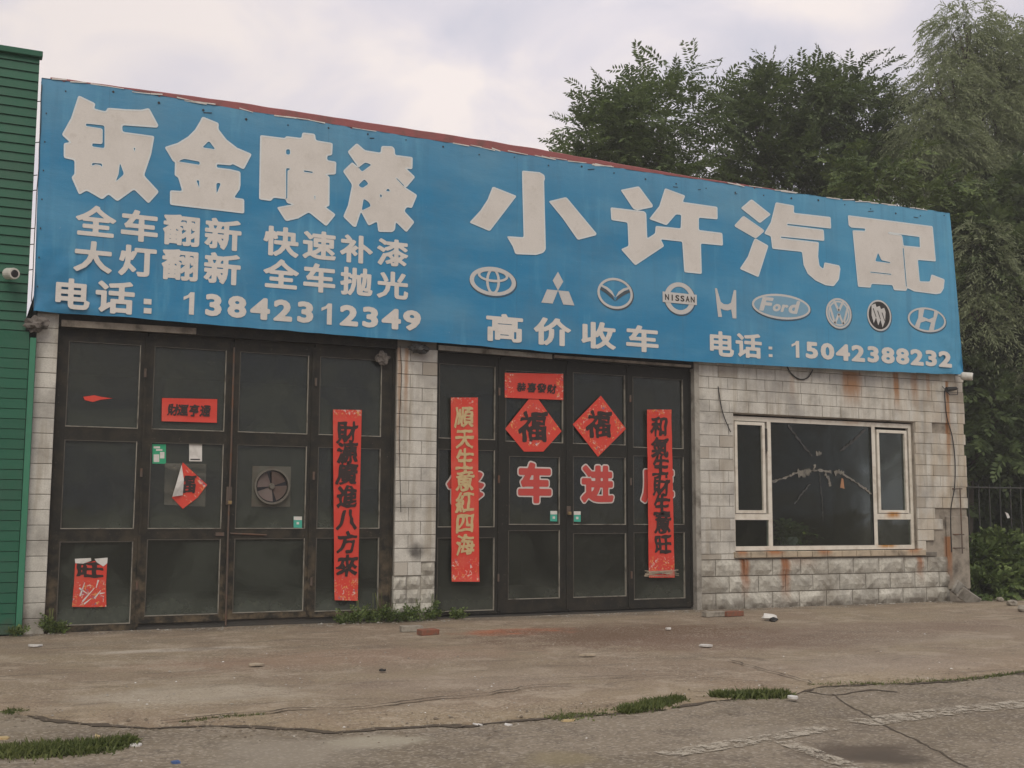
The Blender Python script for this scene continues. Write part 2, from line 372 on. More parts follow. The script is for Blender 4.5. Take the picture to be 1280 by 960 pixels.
M_DECAL_RED = mat('faded_red_decal', (.50, .055, .045), .5, .15, 5, 60, .05, dirt=(.35, .10, .08))
M_DECAL_RIM = mat('decal_edge', (.60, .55, .52), .5, .2, 8, 60, .05, dirt=(.4, .3, .28))
def poster_build(kind):
    def f(t, p, c, h):
        g = t.gen(); x, y, z = t.xyz(g)
        v = t.voro(t.scalev(p, (1, 1, 1)), 22); cell = v.outputs['Color']; r = t.xyz(cell)
        n = t.noise(p, 17, 3, .55, 1.8)
        if kind == 'couplet': zone = t.m('MAXIMUM', t.rng(z, .09, .14, 1, 0), t.rng(z, .95, .98, 0, 1))
        elif kind == 'diamond':
            dx = t.m('ABSOLUTE', t.m('SUBTRACT', x, .5)); dz = t.m('ABSOLUTE', t.m('SUBTRACT', z, .5))
            d = t.m('ADD', dx, dz); zone = t.m('MULTIPLY', t.rng(d, .30, .36, 0, 1), t.rng(d, .44, .48, 1, 0))
        elif kind == 'banner': zone = t.m('MAXIMUM', t.rng(x, .13, .16, 1, 0), t.rng(x, .87, .90, 0, 1))
        elif kind == 'patch': zone = t.rng(z, .5, .6, 1, 0)
        else: zone = t.rng(x, 0, 1, 0, 0)
        k = t.m('MULTIPLY', zone, t.rng(n, .56, .61))
        orn = t.mix(t.rng(r[0], .55, .6), (.62, .36, .10), (.60, .52, .46))
        orn = t.mix(t.rng(r[1], .86, .88), orn, (.08, .15, .28))
        c = t.mix(t.m('MULTIPLY', k, .8), c, orn)
        c = t.mix(t.rng(t.noise(p, 2.3, 4, .6), .5, .7, 0, .4), c, (.56, .11, .07)); return c, t.noise(t.scalev(p, (2, 1, .8)), 5, 4, .6)
    return f
POSTER = {k: mat('red_paper_' + k, (.64, .045, .025), .5, .16, 3, 60, .35, build=poster_build(k), dirt=(.45, .07, .04)) for k in ('couplet', 'diamond', 'banner', 'patch', 'plain')}

def glass_mat(name, dust, dustcol, tint=(.8, .86, .84), low=0.0, gloss=.45):
    m = bpy.data.materials.new(name); m.use_nodes = True; t = NT(m.node_tree); t.n.remove(t.n['Principled BSDF']); out = t.n['Material Output']
    p = t.pos(); z = t.xyz(p)[2]
    tr = t.new('ShaderNodeBsdfTransparent'); t.put(tr.inputs[0], (*tint,))
    gl = t.new('ShaderNodeBsdfGlossy'); gl.inputs['Roughness'].default_value = .05; t.put(gl.inputs[0], (.9, .9, .9))
    t.put(gl.inputs['Normal'], t.bump(t.noise(p, 2.2, 2), .10, .03))
    fr = t.new('ShaderNodeFresnel'); fr.inputs[0].default_value = 1.5
    a = t.new('ShaderNodeMixShader'); t.put(a.inputs[0], t.m('MULTIPLY', fr.outputs[0], gloss)); t.l.new(tr.outputs[0], a.inputs[1]); t.l.new(gl.outputs[0], a.inputs[2])
    df = t.new('ShaderNodeBsdfDiffuse')
    n = t.noise(p, 1.1, 5, .55, 1.2); n2 = t.noise(p, 14, 4, .7)
    cc = t.mix(t.rng(n2, .5, .7, 0, .4), (*dustcol,), (dustcol[0] * 1.7, dustcol[1] * 1.6, dustcol[2] * 1.45)); t.put(df.inputs[0], cc)
    g_ = t.xyz(t.gen())[2]                                                        # grime gathers along the lower edge of each pane
    edge_d = t.m('MULTIPLY', t.rng(g_, .0, .42, 1, 0), t.rng(t.noise(p, 2.4, 4, .6), .3, .65, .35, 1))
    f = t.m('ADD', t.rng(n, .34, .68, dust * .25, dust * 1.15), t.m('MULTIPLY', edge_d, t.rng(z, .1, 2.4, low * 1.5, low * .35)))
    wisp = t.m('ABSOLUTE', t.m('SUBTRACT', t.noise(p, 2.0, 2, .5, 1.6), .5)); f = t.m('ADD', f, t.m('MULTIPLY', t.rng(wisp, 0, .012, .22, 0), dust), clamp=True)
    spk = t.rng(t.noise(p, 55, 2, .6), .74, .78, 0, .5); f = t.m('MAXIMUM', f, t.m('MULTIPLY', spk, dust))
    b = t.new('ShaderNodeMixShader'); t.put(b.inputs[0], f); t.l.new(a.outputs[0], b.inputs[1]); t.l.new(df.outputs[0], b.inputs[2])
    t.l.new(b.outputs[0], out.inputs[0]); MATS[name] = m; return m
GLASS_L = glass_mat('dusty_glass', .42, (.074, .082, .070), low=.55, gloss=.75)
GLASS_R = glass_mat('door_glass', .34, (.060, .064, .054), low=.48, gloss=.65)
GLASS_W = glass_mat('window_glass', .30, (.040, .042, .033), gloss=.30)
PLASTIC_FILM = glass_mat('clear_plastic_film', .75, (.16, .155, .135))

def leaf_mat(name, c1, c2, trans=.25):
    m = bpy.data.materials.new(name); m.use_nodes = True; t = NT(m.node_tree); b = t.n['Principled BSDF']; out = t.n['Material Output']
    p = t.pos(); isl = t.new('ShaderNodeNewGeometry').outputs['Random Per Island']
    n = t.noise(p, .8, 4, .6); f = t.m('ADD', t.m('MULTIPLY', n, .8), t.m('MULTIPLY', isl, .35))
    c = t.mix(t.rng(f, .35, .85), (*c1,), (*c2,)); t.put(b.inputs['Base Color'], c); b.inputs['Roughness'].default_value = .55; b.inputs['Specular IOR Level'].default_value = .3
    tl = t.new('ShaderNodeBsdfTranslucent'); t.put(tl.inputs[0], t.mix(.5, c, (.10, .14, .03)))
    ms = t.new('ShaderNodeMixShader'); ms.inputs[0].default_value = trans; t.l.new(b.outputs[0], ms.inputs[1]); t.l.new(tl.outputs[0], ms.inputs[2]); t.l.new(ms.outputs[0], out.inputs[0])
    MATS[name] = m; return m
L_TREE = leaf_mat('tree_leaves', (.066, .098, .040), (.16, .215, .080), .45)
L_TREE2 = leaf_mat('darker_tree_leaves', (.055, .084, .034), (.135, .18, .070), .42)
L_WILLOW = leaf_mat('willow_leaves', (.22, .26, .145), (.38, .42, .25), .5)
L_BUSH = leaf_mat('bush_leaves', (.055, .09, .025), (.16, .21, .065))
L_GRASS = leaf_mat('grass_blades', (.075, .10, .028), (.19, .21, .075))
M_BARK = mat('bark', (.09, .075, .058), .95, .4, 4, 30, .8)

# ------------------------------------------------------------------ ground
def blobs(t, p, c, lst):
    x, y, z = t.xyz(p)
    wx = t.m('MULTIPLY_ADD', t.noise(p, 2.2, 5, .6), 1.6, -.8); wy = t.m('MULTIPLY_ADD', t.noise(t.scalev(p, (1, 1, 1)), 3.1, 5, .6), .9, -.45)
    for (bx, by, rx, ry, col, st) in lst:
        a = t.m('DIVIDE', t.m('SUBTRACT', t.m('ADD', x, t.m('MULTIPLY', wx, rx)), bx), rx); b = t.m('DIVIDE', t.m('SUBTRACT', t.m('ADD', y, t.m('MULTIPLY', wy, ry)), by), ry)
        d = t.m('SQRT', t.m('ADD', t.m('MULTIPLY', a, a), t.m('MULTIPLY', b, b)))
        c = t.mix(t.rng(d, .35, 1.0, st, 0), c, col)
    return c
def gb(px, py, rx, ry, col, st): return (*G(px, py), rx, ry, col, st)
def apron_build(t, p, c, h):
    n = t.noise(p, .55, 6, .6, .6); c = t.mix(t.rng(n, .43, .58, 0, .8), c, (.235, .175, .122))
    n = t.noise(p, 1.7, 6, .65, .8); c = t.mix(t.rng(n, .50, .62, 0, .7), c, (.365, .300, .225))
    n = t.noise(t.scalev(p, (.4, 1.5, 1)), 2.2, 6, .7, .5); c = t.mix(t.rng(n, .52, .66, 0, .65), c, (.155, .118, .080))
    c = blobs(t, p, c, [gb(655, 790, 1.1, .6, (.50, .13, .045), .95), gb(1130, 800, 2.5, .6, (.36, .30, .235), .5), gb(430, 822, 3.0, 1.0, (.28, .175, .12), .5), gb(215, 813, 1.3, .25, (.52, .46, .39), .7), gb(240, 868, 1.4, .8, (.44, .39, .31), .55),
                        gb(790, 792, 3.2, 1.8, (.135, .080, .046), .95), gb(900, 803, 2.6, 1.3, (.17, .105, .07), .75), gb(1050, 800, 2.2, .9, (.16, .11, .075), .6), gb(1120, 785, 3.5, 1.2, (.19, .13, .095), .6), gb(470, 855, .5, .4, (.16, .11, .08), .5), gb(600, 850, 2.0, .8, (.34, .27, .21), .4), gb(1100, 830, 2, 1, (.32, .26, .205), .5),
                        gb(100, 805, 2, .5, (.20, .16, .12), .5)])
    tyre = t.m('ABSOLUTE', t.m('SUBTRACT', t.noise(t.scalev(p, (.12, .55, 1)), 1.6, 2, .5, .7), .5)); c = t.mix(t.m('MULTIPLY', t.rng(tyre, 0, .020, .6, 0), t.rng(t.noise(p, 1.4, 5, .7), .42, .62)), c, (.13, .098, .068))
    spots = t.rng(t.noise(p, 2.8, 6, .7), .60, .70, 0, .6); c = t.mix(spots, c, (.40, .345, .27)); oil = t.rng(t.noise(p, 3.6, 5, .65), .64, .74, 0, .6); c = t.mix(oil, c, (.115, .09, .065))
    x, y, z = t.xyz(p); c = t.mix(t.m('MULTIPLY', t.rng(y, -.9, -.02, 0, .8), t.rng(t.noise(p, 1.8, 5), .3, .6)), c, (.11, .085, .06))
    r_ = t.xyz(t.voro(p, 46).outputs['Color']); c = t.mix(t.m('MULTIPLY', t.rng(r_[0], .78, .95, 0, .6), t.rng(t.noise(p, .8, 5), .4, .6, .1, 1)), c, (.45, .39, .31)); c = t.mix(t.m('MULTIPLY', t.rng(r_[1], .0, .16, .6, 0), t.rng(t.noise(p, 1.1, 5), .4, .6, .15, 1)), c, (.105, .08, .058)); pr = t.noise(p, 140, 3, .7); g = t.noise(p, 34, 4, .75)
    c = t.mix(t.rng(g, .52, .68, 0, .55), c, (.50, .45, .36)); c = t.mix(t.rng(g, .30, .46, .6, 0), c, (.12, .095, .07)); k = t.rng(t.noise(p, 75, 3, .7), .56, .70, 0, .6); c = t.mix(k, c, (.11, .085, .06))
    return c, t.m('ADD', pr, t.m('MULTIPLY', t.noise(p, 6, 6, .7), 3.0))
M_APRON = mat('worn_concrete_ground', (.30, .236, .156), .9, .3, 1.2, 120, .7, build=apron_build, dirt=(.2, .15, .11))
def road_build(t, p, c, h):
    n = t.noise(p, .7, 6, .6, .5); c = t.mix(t.rng(n, .45, .58, 0, .7), c, (.29, .24, .178))
    n = t.noise(p, 2.4, 6, .65, .8); c = t.mix(t.rng(n, .5, .62, 0, .6), c, (.155, .125, .092))
    v = t.voro(p, 50).outputs['Color']; r = t.xyz(v)[0]; c = t.mix(t.rng(r, .72, .9, 0, .55), c, (.44, .39, .32)); c = t.mix(t.rng(r, .0, .2, .5, 0), c, (.09, .075, .06))
    c = blobs(t, p, c, [gb(1075, 938, .55, .45, (.10, .075, .052), .9), gb(1110, 945, .4, .3, (.09, .07, .05), .9), gb(470, 925, .5, .35, (.44, .40, .31), .7), gb(350, 940, .7, .8, (.36, .315, .25), .6), gb(950, 912, .6, .3, (.38, .33, .26), .35), gb(700, 945, .4, .3, (.27, .22, .12), .6), gb(20, 905, 1, .4, (.34, .29, .22), .4)])
    return c, t.m('ADD', t.m('MULTIPLY', t.noise(p, 120, 4, .8), 1.3), t.m('MULTIPLY', t.noise(p, 7, 5, .6), 1.5))
M_ROAD = mat('old_asphalt', (.24, .195, .135), .9, .25, 1.6, 160, .8, build=road_build, dirt=(.15, .12, .095))
M_CRACK = mat('crack_soil', (.085, .064, .042), .95, .2, 3, 60, .5)
def paint_mat():
    m = bpy.data.materials.new('worn_road_paint'); m.use_nodes = True; t = NT(m.node_tree); b = t.n['Principled BSDF']; p = t.pos()
    n = t.m('ADD', t.m('MULTIPLY', t.noise(p, 9, 6, .75), .7), t.m('MULTIPLY', t.noise(p, 45, 3, .7), .4))
    t.put(b.inputs['Alpha'], t.rng(n, .51, .59, 0, .85)); t.put(b.inputs['Base Color'], (.43, .385, .31)); b.inputs['Roughness'].default_value = .8; return m
M_PAINT = paint_mat()

edge = [G(*q) for q in ((-700, 880), (-300, 884), (12, 888), (67, 898), (134, 904.6), (188, 908), (235, 905), (285, 904), (336, 906), (370, 908), (420, 912), (467, 908), (544, 904), (588, 904), (635, 898), (689, 894), (760, 889), (830, 884), (880, 874), (930, 868), (987, 865), (1021, 856), (1085, 852), (1140, 851), (1194, 848), (1240, 842), (1280, 837), (1500, 815))] + [(45.0, -4.5)]
me_r = MB(); S = 1500
me_r.faces([(-S, -S, -.013), (S, -S, -.013), (S, S, -.013), (-S, S, -.013)], [(0, 1, 2, 3)]); road = me_r.build('road', M_ROAD); tag(road, 'old grey brown asphalt road surface in front of the concrete apron', 'road', kind='structure')
_e = [edge[0]]
for q in edge[1:]:
    if q[0] > _e[-1][0] + .06: _e.append(q)
edge = _e
# apron sheet with ragged outer edge, slightly above the road
pts = []
for (a, b) in zip(edge[:-1], edge[1:]):
    a = Vector(a); b = Vector(b); n = max(2, int((b - a).length / .12))
    for i in range(n):
        q = a.lerp(b, i / n); pts.append((q.x + (random.random() - .5) * .05, q.y + mnoise.noise(Vector((q.x * 2.5, q.y * 4, 0))) * .16 + (random.random() - .5) * .03))
mb = MB(); n = len(pts); NY = 14; vs = []
for i, (x, y) in enumerate(pts):
    for j in range(NY):
        f = (j / (NY - 1)) ** .8; yy = y + (2.2 - y) * f
        z = 0.0 if 0 < j < NY - 1 else 0.0
        if j: z += mnoise.noise(Vector((x * .5, yy * .6, 3))) * .018
        vs.append((x, yy, z * .5))
    vs.append((x, y - .01, -.03))
fs = []
for i in range(n - 1):
    for j in range(NY - 1): fs.append((i * (NY + 1) + j, (i + 1) * (NY + 1) + j, (i + 1) * (NY + 1) + j + 1, i * (NY + 1) + j + 1))
    fs.append((i * (NY + 1) + NY, (i + 1) * (NY + 1) + NY, (i + 1) * (NY + 1), i * (NY + 1)))
mb.faces(vs, fs); ap = mb.build('concrete_apron', M_APRON, smooth=True); tag(ap, 'stained brown concrete apron in front of the garage doors', 'pavement', kind='structure')
box('yard_soil', mat('yard_soil', (.07, .06, .04), .95, .4, 1, 30, .5), None, 17.75, 60, 2.0, 50, -.4, .01); yard = bpy.data.objects['yard_soil']; tag(yard, 'dark soil under the trees behind the fence', 'soil', kind='structure')

def ribbon(name, pxs, wmin, wmax, z, m, label, cat, kind='structure'):
    P = [Vector(G(*q)) for q in pxs]; L = []
    for a, b in zip(P[:-1], P[1:]):
        k = max(2, int((b - a).length / .05)); L += [a.lerp(b, i / k) for i in range(k)]
    vs = []; fs = []
    for i, q in enumerate(L):
        d = (L[min(i + 1, len(L) - 1)] - L[max(i - 1, 0)]).normalized(); nrm = Vector((-d.y, d.x))
        w_ = wmin + (wmax - wmin) * max(0, mnoise.noise(Vector((q.x * 3, q.y * 3, 1))) + .35) * random.uniform(.5, 1.2)
        o = nrm * (mnoise.noise(Vector((q.x * 7, q.y * 7, 5))) * .04)
        a = q + o + nrm * w_ / 2; b = q + o - nrm * w_ / 2
        vs += [(a.x, a.y, z), (b.x, b.y, z)]
        if i: fs.append((2 * i - 2, 2 * i - 1, 2 * i + 1, 2 * i))
    o = MB().faces(vs, fs).build(name, m); tag(o, label, cat, kind=kind); return o
ribbon('pavement_crack', [(200, 905), (235, 901), (285, 896), (336, 893), (360, 888), (400, 888), (430, 888), (467, 885), (528, 876), (588, 872), (640, 864), (669, 859), (720, 857)], .012, .06, .022, M_CRACK, 'thin dark crack branching across the apron near its middle', 'crack')
ribbon('pavement_crack', [(912, 827), (960, 840), (1021, 857)], .012, .035, .022, M_CRACK, 'straight thin crack running from the apron towards the road line', 'crack')
ribbon('pavement_crack', [(1040, 866), (1060, 880), (1089, 895), (1110, 907), (1150, 925), (1212, 959)], .012, .04, -.0095, M_CRACK, 'dark crack crossing the asphalt under the worn white line', 'crack')
ribbon('pavement_crack', [(-80, 886), (12, 888), (67, 898), (134, 905), (188, 909), (235, 907), (285, 906), (336, 908), (372, 910), (420, 914), (467, 910), (544, 906), (588, 906), (635, 900), (689, 896), (760, 891), (830, 886), (880, 876), (930, 870), (987, 867), (1021, 858), (1085, 854), (1140, 853), (1194, 850), (1240, 844), (1300, 836)], .02, .22, -.0065, M_CRACK, 'long dark joint where the concrete apron meets the asphalt', 'crack')
ribbon('pavement_crack', [(1000, 861), (1040, 868), (1090, 861), (1130, 864)], .02, .07, -.0080, M_CRACK, 'broken crack beside the small grass strip on the right', 'crack')
ribbon('pavement_crack', [(700, 850), (800, 846), (900, 850), (960, 856)], .008, .02, .022, M_CRACK, 'faint crack on the apron below the right garage doors', 'crack')
ribbon('pavement_crack', [(150, 822), (300, 826), (420, 812), (520, 806)], .006, .022, .022, M_CRACK, 'faint crack on the apron below the left garage doors', 'crack')
def strip(pxs, wd, label):
    P = [Vector(G(*q)) for q in pxs]; vs = []; fs = []; L = []
    for a, b in zip(P[:-1], P[1:]):
        k = max(2, int((b - a).length / .1)); L += [a.lerp(b, i / k) for i in range(k)]
    L.append(P[-1])
    for i, q in enumerate(L):
        d = (L[min(i + 1, len(L) - 1)] - L[max(i - 1, 0)]).normalized(); nr = Vector((-d.y, d.x)); w_ = wd * random.uniform(.85, 1.1) / 2
        vs += [(q.x + nr.x * w_, q.y + nr.y * w_, -.004), (q.x - nr.x * w_, q.y - nr.y * w_, -.004)]
        if i: fs.append((2 * i - 2, 2 * i - 1, 2 * i + 1, 2 * i))
    tag(MB().faces(vs, fs).build('road_marking', M_PAINT), label, 'road marking', kind='structure')
strip([(1074, 903), (1130, 895), (1200, 886), (1276, 879), (1420, 862)], .30, 'worn white line painted across the asphalt on the right')
strip([(830, 942), (900, 931), (985, 917), (1036, 908)], .22, 'faded white line fragment left of the dark puddle stain')
strip([(978, 925), (1003, 934), (1040, 948), (1095, 970)], .16, 'faded white line branch slanting below the puddle stain')

# ------------------------------------------------------------------ garage building
gar = thing('garage_building', 'single storey garage with white block piers and dark glazed folding doors under a blue sign', 'building', (0.8, 0, 0))
XL, XR, ZT = .80, 17.66, 4.62
box('side_wall', M_CONC, gar, XL - .0, XL + .24, .02, 7.6, -.1, ZT)
box('side_wall', M_CONC, gar, XR - .30, XR, .25, 7.6, -.1, ZT)
box('back_wall', M_CONC, gar, XL + .24, XR - .30, 7.36, 7.6, -.1, ZT)
box('roof', M_CONC, gar, XL, XR, -.0, 7.7, ZT, ZT + .16)
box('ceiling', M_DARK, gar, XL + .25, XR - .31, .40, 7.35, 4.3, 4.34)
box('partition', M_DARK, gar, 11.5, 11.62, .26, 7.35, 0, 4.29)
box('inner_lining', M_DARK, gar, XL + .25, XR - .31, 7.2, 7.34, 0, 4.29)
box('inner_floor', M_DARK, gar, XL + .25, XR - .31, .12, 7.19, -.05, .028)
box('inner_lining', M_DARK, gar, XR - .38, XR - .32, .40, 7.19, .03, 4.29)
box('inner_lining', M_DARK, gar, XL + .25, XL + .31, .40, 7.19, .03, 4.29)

# shared block meshes (unit size, scaled per block)
def unit_block(bev=.012):
    mb = MB(); mb.box(-.5, .5, 0, 1, -.5, .5); me = bpy.data.meshes.new('tile_mesh')
    # front bevel by hand
    mb.bm.free(); bm = bmesh.new(); b = bev
    def r(y, k): return [bm.verts.new((x * (.5 - k[0]), y, z * (.5 - k[1]))) for x, z in ((-1, -1), (1, -1), (1, 1), (-1, 1))]
    a = r(0, (.018, .03)); c = r(.08, (0, 0)); d = r(1, (0, 0))
    bm.faces.new(a)
    for u, v in ((a, c), (c, d)):
        for i in range(4): bm.faces.new((u[i], u[(i + 1) % 4], v[(i + 1) % 4], v[i]))
    bmesh.ops.recalc_face_normals(bm, faces=bm.faces)
    # closed at the back for correct normals, then opened again is not needed
    bm.to_mesh(me); bm.free(); me.materials.append(M_TILE); return me
TILE_ME = [unit_block() for _ in range(1)]
def rock_block(seed):
    bm = bmesh.new(); nx, nz = 6, 3; g = []
    rr = random.Random(seed)
    for i in range(nx + 1):
        for j in range(nz + 1):
            e = i in (0, nx) or j in (0, nz); y = .55 if e else rr.uniform(-.25, .30)
            g.append(bm.verts.new((-.5 + i / nx + (0 if e else rr.uniform(-.03, .03)), y, -.5 + j / nz + (0 if e else rr.uniform(-.05, .05)))))
    for i in range(nx):
        for j in range(nz):
            a, b, c, d = g[i * (nz + 1) + j], g[(i + 1) * (nz + 1) + j], g[(i + 1) * (nz + 1) + j + 1], g[i * (nz + 1) + j + 1]
            if rr.random() < .5: bm.faces.new((a, b, c)); bm.faces.new((a, c, d))
            else: bm.faces.new((a, b, d)); bm.faces.new((b, c, d))
    for q in (((-.5, -.5), (.5, -.5)), ((.5, -.5), (.5, .5)), ((.5, .5), (-.5, .5)), ((-.5, .5), (-.5, -.5))):
        (x0, z0), (x1, z1) = q; vv = [bm.verts.new(k) for k in ((x0, .55, z0), (x1, .55, z1), (x1, 3, z1), (x0, 3, z0))]; bm.faces.new(vv)
    bmesh.ops.remove_doubles(bm, verts=bm.verts, dist=.001); bmesh.ops.recalc_face_normals(bm, faces=bm.faces)
    me = bpy.data.meshes.new('rock_mesh'); bm.to_mesh(me); bm.free(); me.materials.append(M_ROCK); return me
ROCK_ME = [rock_block(s) for s in range(6)]
def wloc(o):
    v = Vector(); q = o
    while q is not None: v += q.location; q = q.parent
    return v
def brick(parent, x0, x1, z0, z1, y=0.0, rock=False, gap=.0035):
    o = bpy.data.objects.new('brick', random.choice(ROCK_ME) if rock else TILE_ME[0]); COL.objects.link(o); o.parent = parent
    o.scale = (x1 - x0 - gap * 2, .05, z1 - z0 - gap * 2)
    o.location = Vector(((x0 + x1) / 2, y + (0 if rock else random.uniform(-.004, .003)), (z0 + z1) / 2)) - wloc(parent)
    if not rock: o.rotation_euler = (random.uniform(-.006, .006), random.uniform(-.004, .004), random.uniform(-.006, .006))
def subtract(x0, x1, holes):
    segs = [(x0, x1)]
    for a, b in holes:
        out = []
        for s, e in segs:
            if b <= s or a >= e: out.append((s, e))
            else:
                if a - s > .03: out.append((s, a))
                if e - b > .03: out.append((b, e))
        segs = out
    return segs
# piers
pier_l = box('pier', M_MORTAR, gar, .80, 1.06, .03, .24, -.08, 4.30)
for k in range(21):
    z0 = .0 + k * .2045; brick(pier_l, .79, 1.07, z0, z0 + .2045, 0, rock=False)
pier_m = box('pier', M_MORTAR, gar, 5.955, 6.60, .03, .40, -.08, 4.30)
for k in range(21):
    z0 = .06 + k * .2045
    if z0 + .2 > 4.33: break
    if k < 4:
        for a, b in ((5.945, 6.16), (6.16, 6.38), (6.38, 6.61)): brick(pier_m, a, b, z0, z0 + .2045, 0, rock=k < 3 or random.random() < .3)
        continue
    s = 6.16 if k % 2 else 6.36
    brick(pier_m, 5.945, s, z0, z0 + .2045); brick(pier_m, s, 6.61, z0, z0 + .2045)
# reveal strip right of the second door bay
pr = box('pier', M_CONC, gar, 11.37, 11.47, -.01, .26, -.08, 4.34)
# window wall
WX0, WX1, WZ0, WZ1 = 12.19, 16.36, .985, 3.36
fw = MB(); ob = [(11.475, WX0, -.08, 4.36), (WX1, XR - .01, -.08, 4.36), (WX0, WX1, -.08, WZ0 - .02), (WX0, WX1, WZ1 + .02, 4.36)]
for a, b, c, d in ob: fw.box(a, b, .03, .25, c, d)
fw = fw.build('front_wall', M_RENDER, gar)
zr = .845
for k in range(20):
    z0 = zr + .095 + k * .2045; z1 = z0 + .2045
    if z0 > 4.36: break
    z1 = min(z1, 4.4)
    off = .0 if k % 2 else .21; x = 11.47 - off
    while x < 17.66:
        if random.random() < .16 and k > 12: x2 = x + .58
        else: x2 = x + .41 + random.uniform(-.015, .015)
        a, b = max(x, 11.47), min(x2, 17.67)
        if b - a > .05:
            hl = [(WX0, WX1)] if (z1 > WZ0 + .03 and z0 < WZ1 - .03) else []
            for s, e in subtract(a, b, hl):
                # broken corner at the right, tiles have dropped off
                if e > 17.18 and z0 < 1.62: continue
                if e > 17.0 and z0 < 1.25: continue
                if e > 16.9 and z0 < 1.0: continue
                if abs((s + e) / 2 - 17.1) < .16 and 3.0 < z0 < 3.35: continue
                top = z1
                if z1 > WZ1 > z0 and hl: pass
                brick(fw, s, e, z0, top)
        x = x2
# small pieces where courses meet the window head
for k in range(3):
    z0 = k * .285 - .01; z1 = z0 + .285; x = 11.45 - (0 if k % 2 else .28)
    while x < 17.0:
        x2 = x + .60 + random.uniform(-.02, .02); a, b = max(x, 11.45), min(x2, 17.15)
        if b - a > .08: brick(fw, a, b, z0, z1, -.02, rock=True, gap=.008)
        x = x2
# short course between rock blocks and tiles
x = 11.47
while x < 12.15: brick(fw, x, min(x + .41, WX0 - .01), .845, .94); x += .41
# sill made of narrow stone pieces
sl = box('sill', M_MORTAR, gar, WX0 - .02, WX1 + .45, -.015, .12, .855, .93)
x = WX0 - .05
while x < WX1 + .05:
    q = MB().box(x + .004, x + .33, -.05, .10, .87, .975, bev=.008, rot=(random.uniform(-.01, .01), 'X')).build('sill_tile', M_SILL, sl); x += .336
box('render_patch', M_RENDER, gar, 17.08, 17.645, -.012, .028, .22, 1.60, bev=.01)
# corner return tiles (right end of the wall)
lint = MB(); lint.box(1.06, 5.95, .02, .24, 4.13, 4.34); lint.box(6.605, 11.365, .02, .24, 4.13, 4.34)
lint.build('lintel', M_DOOR, gar)  # near-black colour stands in for the shade under the sign
mb = MB(); mb.box(1.10, 2.9, -.03, .018, 4.13, 4.22, rot=(-.008, 'Y')); mb.build('lintel_board', M_RENDER, gar)
mb = MB(); mb.box(6.62, 8.6, -.03, .018, 4.14, 4.215, rot=(.012, 'Y')); mb.build('lintel_board', M_CONC, gar)
mb = MB(); mb.box(8.65, 11.3, -.025, .018, 4.15, 4.19, rot=(.004, 'Y')); mb.build('lintel_board', M_RENDER, gar)
th = MB(); th.box(1.07, 3.0, .16, .24, -.03, .20); th.box(3.0, 5.94, .15, .24, -.03, .17); th.box(6.62, 11.36, .16, .24, -.03, .05); th.build('threshold', M_DARK, gar)

def door_leaf(x0, x1, z0, z1, panes, glass, bead, yb=.115, skew=0.0):
    mb = MB(); T = .055; px0, px1 = min(p[0] for p in panes), max(p[1] for p in panes)
    mb.box(x0, px0, yb, yb + T, z0, z1); mb.box(px1, x1, yb, yb + T, z0, z1)
    zs = sorted(panes, key=lambda p: p[2]); e = [z0] + [v for p in zs for v in (p[2], p[3])] + [z1]
    for i in range(0, len(e), 2): mb.box(px0, px1, yb + .003, yb + T - .003, e[i], e[i + 1])
    for p in zs:
        if p[0] > px0 + .005: mb.box(px0, p[0], yb + .003, yb + T - .003, p[2], p[3])
        if p[1] < px1 - .005: mb.box(p[1], px1, yb + .003, yb + T - .003, p[2], p[3])
    # overlapping cover strip along one stile
    mb.box(x1 - .03, x1 + .012, yb - .014, yb - .001, z0 + .03, z1 - .05)
    lf = mb.build('door_leaf', M_DOOR, gar)
    for (a, b, c, d) in panes:
        MB().box(a + .002, b - .002, yb + .033, yb + .039, c + .002, d - .002).build('pane', glass, lf)
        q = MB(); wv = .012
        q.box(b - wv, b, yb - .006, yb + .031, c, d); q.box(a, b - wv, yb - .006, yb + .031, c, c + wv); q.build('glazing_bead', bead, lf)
        q = MB(); q.box(a, a + wv, yb - .004, yb + .031, c + wv, d); q.box(a + wv, b - wv, yb - .003, yb + .031, d - wv * .8, d); q.build('glazing_bead', M_BEAD_SHADED, lf)
    return lf
lc = [(1.218, 2.171), (2.355, 3.367), (3.562, 4.590), (4.761, 5.737)]
lx = [(1.075, 2.262), (2.275, 3.460), (3.478, 4.672), (4.684, 5.935)]
lz = [(.09, 1.21), (.18, 1.235), (.185, 1.24), (.17, 1.245)]; lb = [.005, .085, .10, .09]
leaves_l = [door_leaf(*lx[i], lb[i], 4.13, [(*lc[i], 2.77, 3.95), (*lc[i], 1.38, 2.59), (*lc[i], *lz[i])], GLASS_L, M_BEAD) for i in range(4)]
rx_ = [(6.63, 7.735), (7.748, 8.958), (8.972, 10.120), (10.133, 11.362)]
rp = [[(6.682, 7.648, 2.78, 3.96), (6.682, 7.648, 1.40, 2.615), (6.682, 7.648, .106, 1.24)],
      [(7.831, 8.873, 2.765, 3.92), (7.90, 8.81, 1.44, 2.535), (7.89, 8.81, .262, 1.35)],
      [(9.057, 10.055, 2.765, 3.95), (9.057, 10.055, 1.44, 2.56), (9.057, 10.055, .262, 1.30)],
      [(10.203, 11.212, 2.735, 3.94), (10.203, 11.212, 1.44, 2.60), (10.203, 11.212, .20, 1.31)]]
leaves_r = [door_leaf(*rx_[i], .055, 4.13, rp[i], GLASS_R, M_BEAD) for i in range(4)]
leaves_l[0]['label'] = 'leftmost leaf of the left garage doors, sagging with a slanted bottom rail'
